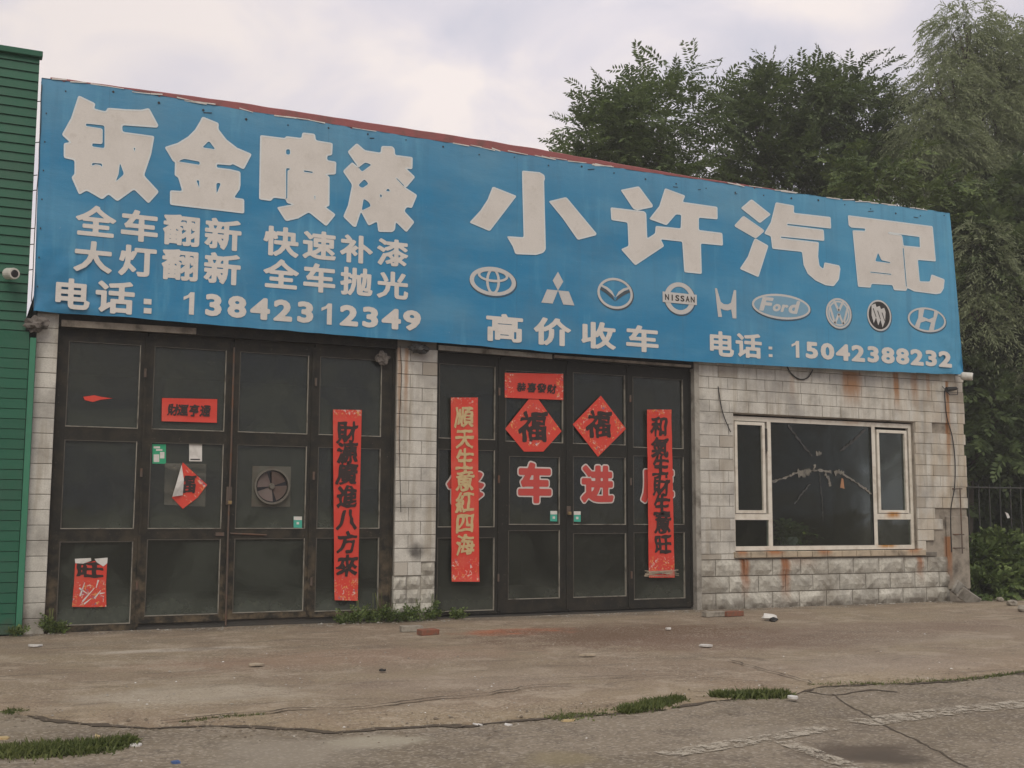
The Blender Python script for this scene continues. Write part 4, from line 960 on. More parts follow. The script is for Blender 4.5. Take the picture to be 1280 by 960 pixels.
# VW
cx, cz, rx, rz = cell(1032.4, 1064.4, 372.7, 410.7)
mb = MB(); disc(mb, cx, cz, rx, rz, YL); e = emb(mb, 'round emblem with a V above a W'); mb = MB(); disc(mb, cx, cz, rx - .04, rz - .035, YL - .001); mb.build('oval_field', M_OVALBLUE, e)
mb = MB(); ring(mb, cx, cz, rx - .055, rz - .05, .03, YL - .002); y = YL - .003
def bl(p0, p1, w_=.055): bar(mb, (cx + p0[0] * rx, cz + p0[1] * rz), (cx + p1[0] * rx, cz + p1[1] * rz), w_, w_, y)
for s in (-1, 1): bl((s * .36, .80), (0, .16), .05); bl((s * .72, .50), (s * .33, -.70), .045); bl((s * .33, -.70), (0, -.02), .045)
mb.build('emblem', M_CHROME, e); shadow_ring(cx, cz, rx, rz).build('emblem_shadow', M_SHADE, e)
# three shields in a circle
cx, cz, rx, rz = cell(1084, 1114, 375, 413.5)
mb = MB(); disc(mb, cx, cz, rx, rz, YL); e = emb(mb, 'round black emblem with three slanted shields'); mb = MB(); disc(mb, cx, cz, rx - .035, rz - .03, YL - .001); mb.build('oval_field', M_BLACK, e)
mb = MB()
for i, (ox, oz) in enumerate(((-.38, .12), (-.02, 0), (.34, -.10))):
    S_ = [(-.24, .50), (.08, .62), (.19, .34), (.12, -.24), (-.10, -.66), (-.26, -.16)]
    o1 = [(cx + (ox + a) * rx, cz + (oz + b) * rz) for a, b in S_]; pl(mb, o1, YL - .002 - i * .0005)
e3 = mb.build('emblem', M_CHROME, e); mb = MB()
for i, (ox, oz) in enumerate(((-.38, .12), (-.02, 0), (.34, -.10))):
    bar(mb, (cx + (ox - .12) * rx, cz + (oz + .3) * rz), (cx + (ox + .10) * rx, cz + (oz - .25) * rz), .02, .015, YL - .005)
mb.build('emblem', M_BLACK, e3); shadow_ring(cx, cz, rx, rz).build('emblem_shadow', M_SHADE, e)
# slanted H in ellipse
cx, cz, rx, rz = cell(1134.8, 1182.3, 384.5, 415)
mb = MB(); ring(mb, cx, cz, rx, rz, .045, YL, .035)
pl(mb, [(cx + a * rx, cz + b * rz) for a, b in [(-.42, .78), (-.12, .86), (-.22, .22), (.10, .06), (.34, .26), (.40, .80), (.60, .66), (.44, -.10), (.34, -.80), (.06, -.90), (.20, -.20), (-.06, -.10), (-.34, -.28), (-.44, -.84), (-.66, -.64), (-.46, .10)]], YL - .001)
e = emb(mb, 'oval emblem with a slanted H'); shadow_ring(cx, cz, rx, rz).build('emblem_shadow', M_SHADE, e)

# rags and clutter under the sign
def rag(px, py, s, label, y=-.1, m=M_RAG):
    x, z = F(px, py, y); bm = bmesh.new(); bmesh.ops.create_icosphere(bm, subdivisions=3, radius=1)
    for v in bm.verts:
        n = mnoise.noise(v.co * 2.2 + Vector((px, py, 0))) + .6 * mnoise.noise(v.co * 5 + Vector((px, py, 0))); v.co = Vector((v.co.x * s[0], v.co.y * s[1], v.co.z * s[2])) * (1 + .55 * n)
    me = bpy.data.meshes.new('rag'); bm.to_mesh(me); bm.free(); o = link('rag', me, m, None, (x, y, z)); tag(o, label, 'rag'); return o
rag(46, 405, (.13, .08, .10), 'grey dusty rag under the lower left corner of the blue sign', -.12)
rag(524, 436, (.15, .05, .07), 'dark rag hanging under the sign at the middle pier', -.10, M_RUBBER)
rag(478, 448, (.11, .05, .10), 'brown crumpled lump above the left garage doors', .05, M_RAG)
wl = thing('wall_lamp', 'small dark lamp with loose wires at the top right corner of the wall', 'lamp', (*F(1186, 487)[:1], -.05, F(1186, 487)[1]))
x, z = F(1186, 487); MB().tube([(x - .12, -.06, z - .01), (x + .10, -.09, z + .02)], [.05, .035], 10).build('lamp_body', M_RUBBER, wl); MB().tube([(x - .2, -.03, z + .05), (x - .1, -.12, z - .12), (x + .12, -.1, z - .1), (x + .2, -.04, z + .04)], .008, 5).build('wire', M_RUBBER, wl)
def cable(pxs, r, label, y=-.03):
    P = [Vector((F(a, b, y)[0], y + random.uniform(-.01, .01), F(a, b, y)[1])) for a, b in pxs]; L = []
    for i in range(len(P) - 1):
        p0, p1, p2, p3 = P[max(i - 1, 0)], P[i], P[i + 1], P[min(i + 2, len(P) - 1)]
        for k in range(6):
            s = k / 6; L.append(.5 * ((2 * p1) + (-p0 + p2) * s + (2 * p0 - 5 * p1 + 4 * p2 - p3) * s * s + (-p0 + 3 * p1 - 3 * p2 + p3) * s ** 3))
    L.append(P[-1]); tag(MB().tube(L, r, 6).build('cable', M_RUBBER), label, 'cable')
cable([(984, 458), (989, 467), (1000, 474), (1010, 472), (1016, 462)], .012, 'black cable sagging in a loop above the shop window')
cable([(1181, 488), (1183, 520), (1190, 545), (1194, 575), (1193, 608), (1189, 640), (1190, 690)], .011, 'thin cable running down the rusty right corner of the wall')
cable([(898, 483), (901, 505), (905, 521), (913, 540)], .009, 'thin cable beside the upper left corner of the shop window')
cable([(500, 432), (502, 470), (499, 540), (501, 640)], .005, 'thin cable down the left side of the middle pier')
wb = thing('wall_bracket', 'thin rusty steel bracket fixed to the right corner of the wall', 'bracket', (17.5, -.1, 1.9))
xa, za = F(1200, 610, -.1); xb, zb = F(1201, 692, -.1); MB().tube([(xa, -.1, za), (xa, -.1, zb)], .014, 6).build('upright', M_STEEL, wb)
for py in (611, 668, 685): x, z = F(1190, py, 0); MB().tube([(x, 0, z), (xa + .06, -.1, z)], .012, 6).build('arm', M_STEEL, wb)

# ------------------------------------------------------------------ posters on the doors
YP = .098
def sheet(poly_px, y, wav=.016, th=.002, nx=10, nz=24):
    """thin slightly wavy sheet cut to a quadrilateral given by its corners TL,TR,BR,BL"""
    c = [Vector((*F(*q, y),)) for q in poly_px]; vs = []; fs = []
    for i in range(nx + 1):
        for j in range(nz + 1):
            u, v = i / nx, j / nz; q = c[0].lerp(c[1], u).lerp(c[3].lerp(c[2], u), v)
            vs.append((q.x, y - abs(wav * mnoise.noise(Vector((q.x * 4, q.y * 3, y * 9)))) - wav * .5 * (1 if j in (0, nz) else 0), q.y))
    N = len(vs); vs += [(a, b + th, c_) for a, b, c_ in vs]
    f = lambda i, j: i * (nz + 1) + j
    for i in range(nx):
        for j in range(nz): fs.append((f(i, j), f(i + 1, j), f(i + 1, j + 1), f(i, j + 1)))
    mb = MB(); mb.faces(vs[:N], fs); mb.faces(vs[N:], [q[::-1] for q in fs]); return mb
def poster(name, label, cat, m, mb, org, group=None):
    t_ = thing(name, label, cat, org, group); mb.build('paper', m, t_); return t_
def vtext(parent, chars, cx0, ys, wpx, hpx, m, y, cx1=None, off=.03, amp=.06):
    mb = MB()
    for i, ch in enumerate(chars):
        cx = cx0 + ((cx1 - cx0) * i / (len(chars) - 1) if cx1 is not None else 0); x, z = F(cx, ys[i], y)
        wd = F(cx + wpx / 2, ys[i], y)[0] - F(cx - wpx / 2, ys[i], y)[0]; ht = F(cx, ys[i] - hpx / 2, y)[1] - F(cx, ys[i] + hpx / 2, y)[1]
        put_glyph(mb, ch, x, z, wd, ht, y, off, True, slant=.10, noise_amp=amp, rot=.05)
    mb.build('lettering', m, parent)
GP = 'red festival papers on the garage doors'
p1 = poster('couplet_banner', 'long vertical red paper couplet with black brush characters on the left garage doors', 'couplet', POSTER['couplet'], sheet([(416, 512), (452, 512.5), (447, 751), (418, 750)], YP - .012), (*F(434, 630, YP)[:1], YP, F(434, 630, YP)[1]), GP)
vtext(p1, '財源廣進八方來', 434, (540, 566, 592, 621, 649, 678, 707), 25, 27, M_INK, YP - .024, off=.035)
p2 = poster('couplet_banner', 'long vertical red paper couplet with gold brush characters left of the right garage doors', 'couplet', POSTER['couplet'], sheet([(563.5, 497), (597, 497), (599, 727), (564.5, 727)], YP - .012), (*F(580, 610, YP)[:1], YP, F(580, 610, YP)[1]), GP)
vtext(p2, '順天生意紅四海', 580.5, (521, 548, 574, 601, 628, 654, 681), 23, 26, M_GOLD, YP - .024, cx1=581.5, off=.028)
p3 = poster('couplet_banner', 'long vertical red paper couplet with black brush characters right of the right garage doors', 'couplet', POSTER['couplet'], sheet([(808.5, 512), (839, 512), (843, 722), (811, 722)], YP - .012), (*F(825, 610, YP)[:1], YP, F(825, 610, YP)[1]), GP)
vtext(p3, '和氣生財生意旺', 824.5, (533, 559, 582, 607, 631, 654, 680), 21, 25, M_INK, YP - .024, cx1=829, off=.035)
mb = MB(); y_ = YP - .03
for _ in range(16):
    a = random.uniform(804, 822); c_ = random.uniform(828, 850); bar(mb, F(a, 716 + random.uniform(-3, 5), y_), F(c_, 716 + random.uniform(-4, 6), y_), .010, .006, y_ - random.uniform(0, .02))
mb.build('straw_strands', M_SILL, p3)['kind'] = 'stuff'
b1 = poster('paper_banner', 'small horizontal red paper with black characters on the left garage doors', 'banner', POSTER['plain'], sheet([(202.5, 497.5), (271.5, 499), (271, 528.5), (202, 526.5)], YP + .02, nx=14, nz=6, wav=.006), (*F(236, 513, YP)[:1], YP, F(236, 513, YP)[1]), GP)
mb = MB()
for ch, a, b in zip('財運亨通', (216.5, 228.8, 242.8, 256.8), (512, 512.5, 513, 513.5)):
    x, z = F(a, b, YP); put_glyph(mb, ch, x, z, .145, .165, YP + .010, .035, True, slant=.1, noise_amp=.05)
mb.build('lettering', M_INK, b1)
b2 = poster('paper_banner', 'horizontal red paper with four black characters above the left diamond on the right doors', 'banner', POSTER['banner'], sheet([(631, 466), (704, 467.5), (704, 500), (631, 497)], YP + .0, nx=14, nz=6, wav=.006), (*F(667, 484, YP)[:1], YP, F(667, 484, YP)[1]), GP)
mb = MB()
for ch, a, b in zip('恭喜發財', (651.5, 664.5, 676.8, 689.5), (484, 484.5, 485, 486)):
    x, z = F(a, b, YP); put_glyph(mb, ch, x, z, .165, .15, YP - .010, .035, True, slant=.1, noise_amp=.05)
mb.build('lettering', M_INK, b2)
def diamond(poly, label, cxy, sz, y=YP + .004, cat='paper diamond'):
    P = [F(*q, y) for q in poly]; mb = MB(); mb.prism(P, y, y + .002)
    o = poster('paper_diamond', label, cat, POSTER['diamond'], mb, (P[0][0], y, P[0][1]), GP); x, z = F(*cxy, y); mb = MB()
    put_glyph(mb, '福', x, z, sz, sz * .98, y - .006, .030, True, slant=.12, noise_amp=.05, rot=.04); mb.build('lettering', M_INK, o); return o
diamond([(661, 499), (673, 499), (702, 539), (679, 564.5), (655, 564.5), (631.5, 536)], 'red paper diamond with cut off lower point below the small banner on the right doors', (666.5, 533), .50, y=YP + .007)
diamond([(751, 494.5), (782.5, 536), (747.5, 571), (716, 530.5)], 'whole red paper diamond right of the small banner on the right doors', (749, 530), .46)
tf = diamond([(228.5, 578), (236, 585), (259, 606), (247, 622), (228.5, 636), (215, 622), (222, 600)], 'torn red paper diamond with a curled white corner on the left garage doors', (233, 605), .26, y=.128)
y = .118; P = [F(*q, y) for q in ((227, 581), (229.5, 600), (228.5, 619), (214.5, 621), (220, 603))]
MB().faces([(P[0][0], y, P[0][1]), (P[1][0], y - .03, P[1][1]), (P[2][0], y, P[2][1]), (P[3][0], y - .06, P[3][1]), (P[4][0], y - .05, P[4][1])], [(0, 1, 4), (1, 2, 3, 4)]).build('curled_corner', M_PAPER, tf)
y = .138; P = [F(*q, y) for q in ((206, 579), (258, 580), (256.5, 633.5), (205, 631))]
tag(MB().prism(P, y, y + .003).build('plastic_sheet', PLASTIC_FILM), 'dusty clear plastic sheet behind the torn diamond on the left doors', 'plastic sheet')
# torn paper low on the left door
y = .125
tw = poster('torn_poster', 'torn red poster with white ripped top edge low on the leftmost door leaf', 'poster', POSTER['patch'], MB().prism([F(*q, y) for q in ((94, 704), (101, 702), (113, 703), (118, 701), (126, 706), (134, 701), (132.5, 730), (133, 758.5), (112, 759), (90, 758.5), (92.5, 730))], y, y + .002), (*F(112, 730, y)[:1], y, F(112, 730, y)[1]), GP)
mb = MB()
for q in (((93.5, 698.5), (113.5, 697.5), (114, 701), (104, 704.5), (94, 704)), ((118, 698.5), (134.5, 697), (134, 704), (129, 708), (121, 703))): mb.prism([F(*k, y) for k in q], y - .006, y - .004)
mb.build('torn_edge', M_PAPER, tw); mb = MB(); x, z = F(112, 712, y); put_glyph(mb, '旺', x, z, .34, .22, y - .003, .045, True, noise_amp=.06); mb.build('lettering', M_INK, tw)
mb = MB(); 
for (a, b, c, d) in ((100, 745, 106, 728), (103, 752, 118, 735), (118, 748, 126, 738), (99, 735, 109, 742), (123, 725, 120, 735), (125, 742, 131, 741), (105, 755, 114, 748)):
    bar(mb, F(a, b, y), F(c, d, y), .022, .008, y - .003)
mb.build('ornament', M_PAPER, tw)
y = .128; P = [F(*q, y) for q in ((104, 496), (118, 494), (126, 496), (141, 498), (126, 499.5), (116, 502.5), (106, 500))]
tag(MB().prism(P, y, y + .003).build('paper_scrap', POSTER['plain']), 'thin torn scrap of red paper on the upper leftmost door pane', 'paper scrap')
def sticker(x0, x1, y0, y1, m, label, extra=None, y=.140, cat='sticker'):
    P = [F(a, b, y) for a, b in ((x0, y0), (x1, y0 + .3), (x1, y1 + .3), (x0, y1))]; o = MB().prism(P, y, y + .002).build('sticker', m); tag(o, label, cat)
    if extra:
        for nm, (a, b, c, d), mm in extra: MB().prism([F(*q, y) for q in ((a, c), (b, c), (b, d), (a, d))], y - .003, y - .001).build(nm, mm, o)
    return o
sticker(190.5, 207.5, 555, 579.5, M_STICK_GREEN, 'green sticker with a white round mark on the left doors', [('print', (192, 200, 558, 560.5), M_PAPER), ('print', (195, 203, 561.5, 563.5), M_PAPER), ('print', (192, 199, 568, 577.5), M_PAPER), ('print', (200, 205.5, 565, 573), M_PAPER)])
sticker(236.5, 252.5, 554.5, 576.5, M_PAPER, 'blank white notice right of the green sticker', [('print', (238, 250, 573.5, 575), M_BLACK)], cat='notice')
for a, b, c, d, l in ((367, 377.5, 645.5, 659.5, 'teal and white sticker below the exhaust fan'), (687.8, 696.5, 638.5, 651.5, 'teal and white sticker left of the right doors padlock'), (717, 725.8, 639, 652, 'teal and white sticker right of the right doors padlock')):
    sticker(a, b, c, d, M_STICK_TEAL, l, [('print', (a + .2, b - .2, c + .2, c + 4.5), M_PAPER), ('print', ((a + b) / 2 - 1.5, (a + b) / 2 + 1.5, c + 7, c + 10), M_PAPER)])
# big red decals on the glass
def decal(ch, x0, x1, y0, y1, label):
    y = .138; x, z = F((x0 + x1) / 2, (y0 + y1) / 2, y); wd = F(x1, (y0 + y1) / 2, y)[0] - F(x0, (y0 + y1) / 2, y)[0]; ht = F((x0 + x1) / 2, y0, y)[1] - F((x0 + x1) / 2, y1, y)[1]
    o = thing('window_decal', label, 'decal', (x, y, z), 'large red characters stuck on the right garage doors')
    mb = MB(); put_glyph(mb, ch, x, z, wd * 1.0, ht * 1.0, y, .085, False); mb.build('backing', M_DECAL_RIM, o)
    mb = MB(); put_glyph(mb, ch, x, z, wd * .93, ht * .93, y - .004, .050, False); mb.build('lettering', M_DECAL_RED, o)
decal('修', 557, 607, 583, 632, 'large red character half hidden behind the gold couplet')
decal('车', 646, 691, 576, 631, 'large red character below the cut off paper diamond')
decal('进', 725, 768.5, 580, 630, 'large red character below the whole paper diamond')
decal('库', 800, 844, 581, 630, 'large red character half hidden behind the rightmost couplet')

# exhaust fan set into the pane
fx, fz = F(340, 608, .10); fan = thing('exhaust_fan', 'round exhaust fan with four dark blades set into a pane of the left doors', 'fan', (fx, .10, fz))
mb = MB(); n = 32; R0, R1 = .235, .262
for r0, r1, y0, y1 in ((R0, R1, .070, .070), (R0, R0, .070, .142), (R1, R1, .070, .142)):
    vs = [(fx + r0 * math.cos(2 * math.pi * k / n), y0, fz + r0 * math.sin(2 * math.pi * k / n)) for k in range(n)] + [(fx + r1 * math.cos(2 * math.pi * k / n), y1, fz + r1 * math.sin(2 * math.pi * k / n)) for k in range(n)]
    mb.faces(vs, [(k, (k + 1) % n, n + (k + 1) % n, n + k) for k in range(n)])
M_FAN = mat('dusty_fan_metal', (.13, .12, .10), .6, .4, 8, 60, .2); M_BLADE = mat('brown_fan_blade', (.12, .085, .075), .45, .3, 8, 60, .1)
mb.build('housing', M_FAN, fan); mb = MB(); mb.tube([(fx, .135, fz), (fx, .082, fz)], [.05, .035], 16); mb.build('hub', M_FAN, fan)
M_PLATE = mat('dusty_plate', (.10, .10, .082), .8, .5, 6, 60, .2)
mb = MB(); o_ = [(fx + max(-1, min(1, 1.42 * math.cos(2 * math.pi * k / 32))) * .285, .138, fz + max(-1, min(1, 1.42 * math.sin(2 * math.pi * k / 32))) * .295) for k in range(32)]; i_ = [(fx + .25 * math.cos(2 * math.pi * k / 32), .138, fz + .25 * math.sin(2 * math.pi * k / 32)) for k in range(32)]
mb.faces(o_ + i_, [(k, (k + 1) % 32, 32 + (k + 1) % 32, 32 + k) for k in range(32)]); mb.build('mounting_plate', M_PLATE, fan)
mb = MB(); disc(mb, fx, fz, .24, .24, .143); mb.build('back_plate', M_LENS, fan)
for k in range(4):
    a0 = math.radians(20 + 90 * k); vs = []
    for i in range(7):
        for j in range(4):
            a = a0 + math.radians(74) * i / 6; r = .045 + (.218 - .045) * j / 3
            vs.append((fx + r * math.cos(a), .132 - .045 * (i / 6) * (.4 + .6 * j / 3), fz + r * math.sin(a)))
    MB().faces(vs, [(i * 4 + j, (i + 1) * 4 + j, (i + 1) * 4 + j + 1, i * 4 + j + 1) for i in range(6) for j in range(3)]).build('blade', M_BLADE, fan, smooth=True)

# ------------------------------------------------------------------ small things on the ground
def loose_brick(px, py, rz, label, m, sz=(.24, .115, .06), tilt=0):
    x, y = G(px, py, .03); bm = bmesh.new(); bmesh.ops.create_cube(bm, size=1); bmesh.ops.bevel(bm, geom=bm.edges[:], offset=.06, segments=1, affect='EDGES')
    for v in bm.verts: v.co = Vector((v.co.x * sz[0], v.co.y * sz[1], v.co.z * sz[2])) * (1 + .05 * mnoise.noise(v.co * 7 + Vector((px, 0, 0))))
    me = bpy.data.meshes.new('loose_brick'); bm.to_mesh(me); bm.free(); o = link('loose_brick', me, m, None, (x, y, sz[2] / 2 + .005)); o.rotation_euler = (tilt, 0, rz); tag(o, label, 'brick')
loose_brick(535, 791, .2, 'red brick lying in front of the middle pier', M_BRICK, (.28, .14, .075), tilt=.06)
loose_brick(514, 787, -.1, 'muddy brick half hidden in the weeds by the middle pier', M_GREYBRICK, (.30, .14, .08))
loose_brick(893, 768.5, .05, 'grey brick lying at the foot of the window wall', M_GREYBRICK, (.42, .15, .08))
loose_brick(916, 768, .08, 'orange brick lying next to the grey one by the window wall', M_BRICK, (.34, .14, .08))
def crumple(name, px, py, s, m, label, cat, seed=0, zc=None):
    x, y = G(px, py, 0); bm = bmesh.new(); bmesh.ops.create_icosphere(bm, subdivisions=2, radius=1)
    for v in bm.verts: v.co = Vector((v.co.x * s[0], v.co.y * s[1], v.co.z * s[2])) * (1 + .5 * mnoise.noise(v.co * 3 + Vector((seed, px, 0))))
    me = bpy.data.meshes.new(name); bm.to_mesh(me); bm.free(); o = link(name, me, m, None, (x, y, s[2] * .8)); tag(o, label, cat); return o
crumple('crumpled_bag', 962, 776, (.13, .10, .06), M_PAPER, 'crumpled white bag with dark patches on the ground below the window', 'litter')
crumple('crumpled_bag', 967, 777, (.07, .06, .04), M_RUBBER, 'small dark wrapper against the white bag below the window', 'litter', 3)
crumple('litter_scrap', 507, 554 + 384, (.0, .0, .0), M_PAPER, '', '', 0) if False else None
for i, (px, py, sx, sy, m, lab) in enumerate([(170, 926, .045, .03, M_PAPER, 'flat white scrap at the tip of the left grass patch'), (122, 916, .02, .05, M_GOLD, 'yellow scrap on the ground above the left grass patch'), (5, 917, .05, .04, M_GOLD, 'yellow wrapper at the left edge of the ground'),
        (220, 947, .04, .03, mat('blue_wrapper', (.06, .12, .30), .5, .1, 9, 60, 0), 'small blue wrapper on the asphalt in the lower left'), (597, 901, .035, .03, M_PAPER, 'white pebble sized scrap on the joint in the middle'), (883, 807, .09, .05, M_PAPER, 'flat white scrap on the apron right of the right doors'),
        (835, 786, .045, .03, M_PAPER, 'tiny white scrap near the right garage doors'), (991, 872, .04, .04, M_PAPER, 'white scrap at the end of the right grass strip'), (735, 819, .11, .03, M_SILL, 'pale smear of dried mortar on the apron'),
        (322, 831, .10, .03, M_SILL, 'pale oval smear of dried mortar in front of the left doors'), (479, 838, .04, .025, M_RUBBER, 'small dark leaf on the apron in the middle'), (907, 865, .03, .03, M_PAPER, 'white speck beside the right grass strip'),
        (43, 807, .08, .05, M_PAPER, 'broken white tile pieces at the foot of the left pier'), (636, 901, .03, .03, M_PAPER, 'second pale scrap on the joint in the middle'), (710, 896, .06, .02, M_GOLD, 'flattened straw coloured strip by the middle grass patch')]):
    x, y = G(px, py, .02); mb = MB(); k = 7; z = .024 if py < 880 else (.026 if py < 905 else .0)
    if (py > 895 and px > 400) or py > 912: z = -.012
    P = [(x + sx * random.uniform(.7, 1.2) * math.cos(2 * math.pi * j / k), y + sy * 1.6 * random.uniform(.7, 1.2) * math.sin(2 * math.pi * j / k)) for j in range(k)]
    vs = [(a, b, z + random.uniform(.002, .014)) for a, b in P] + [(a, b, z - .01) for a, b in P]
    mb.faces(vs, [tuple(range(k))] + [(j, (j + 1) % k, k + (j + 1) % k, k + j) for j in range(k)]); tag(mb.build('litter_scrap', m), lab, 'litter')
# pebbles and crumbs
def pebbles(N, fn, s0, s1, m, label, name='gravel'):
    base = np.array([(1, 0, 0), (0, 1, 0), (-1, 0, 0), (0, -1, 0), (0, 0, .8), (0, 0, -.3)]); q = [(0, 1, 4, 4), (1, 2, 4, 4), (2, 3, 4, 4), (3, 0, 4, 4)]
    V = []; Q = []
    for i in range(N):
        x, y, z = fn(); s = random.uniform(s0, s1) * (1 if random.random() < .85 else 1.9); a = random.uniform(0, 6.28); R = np.array([[math.cos(a), -math.sin(a), 0], [math.sin(a), math.cos(a), 0], [0, 0, 1]])
        b = base * np.array([1, random.uniform(.5, 1), random.uniform(.4, .8)]) * (1 + rng.uniform(-.25, .25, (6, 3))); V.append((b @ R.T) * s + (x, y, z)); Q += [(a_ + i * 6, b_ + i * 6, 4 + i * 6) for a_, b_, _, _ in q]
    mb = MB(); me = bpy.data.meshes.new(name); me.from_pydata(np.vstack(V).tolist(), [], Q); me.materials.append(m); o = link(name, me); tag(o, label, 'gravel', kind='stuff'); return o
M_CRUMB = mat('brown_crumbs', (.20, .16, .115), .95, .4, 9, 60, .3)
def on_edge():
    k = random.randrange(2, len(edge) - 2); a = Vector(edge[k]).lerp(Vector(edge[k + 1]), random.random()); return a.x + random.gauss(0, .16), a.y + random.gauss(0, .22), random.choice((-.010, -.010, .006))
def on_all():
    px = random.uniform(-20, 1300); py = 780 + 190 * random.random() ** .7; x, y = G(px, py)
    ye = np.interp(x, [e[0] for e in edge], [e[1] for e in edge]); return x, y, (.008 if y > ye else -.018)
def on_wall():
    x = random.uniform(.8, 18.5); return x, -abs(random.gauss(0, .18)) - .04, .008
pebbles(1300, on_edge, .004, .014, M_CRUMB, 'loose gravel along the joint between apron and asphalt')
pebbles(1500, on_all, .004, .010, M_CONC, 'scattered grit over the apron and the road')
pebbles(700, on_wall, .006, .020, M_CONC, 'mortar crumbs along the foot of the facade')
pebbles(160, on_all, .006, .013, M_PAPER, 'white crumbs scattered over the apron and the road')

# concrete slabs and rubble at the right corner
def slab(px, py, y, sz, rot, label):
    x, z = F(px, py, y); o = MB().box(-sz[0] / 2, sz[0] / 2, -sz[1] / 2, sz[1] / 2, -sz[2] / 2, sz[2] / 2, bev=.012).build('concrete_slab', M_CONC); o.location = (x, y, z); o.rotation_euler = rot; tag(o, label, 'slab')
slab(1199, 737, -.25, (.34, .05, .26), (.25, .5, .2), 'broken concrete slab leaning on the right corner of the wall, upper of two')
slab(1211, 747, -.40, (.55, .05, .22), (.5, .45, .1), 'broken concrete slab on the ground beside the right corner, lower of two')
for px, py, s, l in ((1265, 757, .10, 'rough rubble stone under the bush, middle of three'), (1250, 752, .08, 'rough rubble stone under the bush, left of three'), (1279, 765, .11, 'rough rubble stone under the bush at the right edge')):
    crumple('rubble_stone', px, py, (s, s * .8, s * .6), M_GREYBRICK, l, 'stone', px)

# ------------------------------------------------------------------ vegetation
def unit(v): return v / np.maximum(np.linalg.norm(v, axis=-1, keepdims=True), 1e-9)
def fronds(P, D, L, K, ll, lw, droop=.35, fwd=.5, twist=1.0):
    """N fronds starting at P along D; K leaflets each side alternating. returns verts, quads"""
    N = len(P); D = unit(D); up = np.tile([0, 0, 1.0], (N, 1)); side = unit(np.cross(D, up) + rng.normal(0, .02, (N, 3))); nrm = unit(np.cross(side, D))
    a = rng.uniform(-twist, twist, (N, 1)); side, nrm = side * np.cos(a) + nrm * np.sin(a), nrm * np.cos(a) - side * np.sin(a)
    L = np.broadcast_to(L, (N,)); V = np.zeros((N, K, 4, 3)); t_ = np.linspace(.12, 1, K)
    for k in range(K):
        s = t_[k]; c = P + D * (L * s)[:, None]; c[:, 2] -= droop * L * s * s
        d = D.copy(); d[:, 2] -= 2 * droop * s; d = unit(d); sg = 1 if k % 2 else -1
        dirn = unit(side * sg * (1 - fwd * .6) + d * fwd + rng.normal(0, .12, (N, 3)) + (0, 0, -.15)) if k < K - 1 else d
        l = (ll * rng.uniform(.75, 1.15, (N, 1)) * (1 - .35 * abs(s - .45))); wv = unit(np.cross(dirn, nrm + rng.normal(0, .3, (N, 3)))) * lw * .5
        V[:, k, 0] = c; V[:, k, 1] = c + dirn * l * .45 + wv; V[:, k, 2] = c + dirn * l; V[:, k, 3] = c + dirn * l * .45 - wv
    V = V.reshape(-1, 3); Q = np.arange(len(V)).reshape(-1, 4); return V, Q
def lobes_pts(lobes, N, rmin=.45):
    vol = np.array([a[3] * a[4] * a[5] for a in lobes]) ** .8; idx = rng.choice(len(lobes), N, p=vol / vol.sum()); L = np.array(lobes)[idx]
    d = unit(rng.normal(0, 1, (N, 3))); r = rng.uniform(rmin ** 2, 1, (N, 1)) ** .5
    return L[:, :3] + d * r * L[:, 3:], d, idx
def branches(mb, base, lobes, r0, n_per=3):
    base = Vector(base); cen = Vector(np.array(lobes)[:, :3].mean(0)); fork = base.lerp(cen, .45); fork.x, fork.y = base.x + (cen.x - base.x) * .3, base.y + (cen.y - base.y) * .3
    for L in lobes:
        c = Vector(L[:3]); m_ = fork.lerp(c, .5) + Vector((random.uniform(-.3, .3), random.uniform(-.3, .3), random.uniform(-.2, .4)))
        mb.tube([fork, m_, c], [r0 * .5, r0 * .32, r0 * .14], 6)
        for _ in range(n_per):
            e = c + Vector((random.uniform(-1, 1) * L[3], random.uniform(-1, 1) * L[4], random.uniform(-.3, 1) * L[5])) * .75; mb.tube([m_.lerp(c, random.uniform(.3, 1)), c.lerp(e, .5) + Vector((0, 0, .15)), e], [r0 * .16, r0 * .1, .012], 5)
    return fork
def make_tree(name, label, base, lobes, shoots, m, r0=.22, K=17, fl=.75, ll=.2, lw=.07, droop=.35, group=None, per=8, rmin=.45, up=.55):
    tr = thing(name, label, 'tree', base, group); mb = MB(); f = branches(mb, base, lobes, r0)
    mb.build('branches', M_BARK, tr, smooth=True)
    MB().tube([base, Vector(base).lerp(f, .5) + Vector((.1, 0, 0)), f], [r0, r0 * .8, r0 * .6], 8).build('trunk', M_BARK, tr, smooth=True)
    P, d, _ = lobes_pts(lobes, shoots, rmin); sd = unit(d * [1, 1, .6] + [0, 0, up] + rng.normal(0, .35, (shoots, 3))); SL = rng.uniform(.5, 1.25, (shoots, 1))
    AP = []; AD = []
    for k in range(per):
        s = k / per; p = P + sd * SL * s; a = rng.uniform(0, 6.28, (shoots, 1)); o1 = unit(np.cross(sd, rng.normal(0, 1, (shoots, 3)))); AP.append(p); AD.append(unit(o1 * (1.0 - .5 * s) + sd * (.55 + .7 * s)))
    V, Q = fronds(np.vstack(AP), np.vstack(AD), rng.uniform(.45, 1.15, shoots * per) * fl, K, ll, lw, droop)
    npmesh('crown', V, Q, m, tr); return tr
def A(px, py, y): x, z = F(px, py, y); return x, y, z
def lobe(px, py, y, rpx_x, rpx_z, ry):
    x, z = F(px, py, y); rx = F(px + rpx_x, py, y)[0] - x; rz = z - F(px, py + rpx_z, y)[1]; return (x, y, z, abs(rx), ry, abs(rz))
GT = 'trees behind the garage'
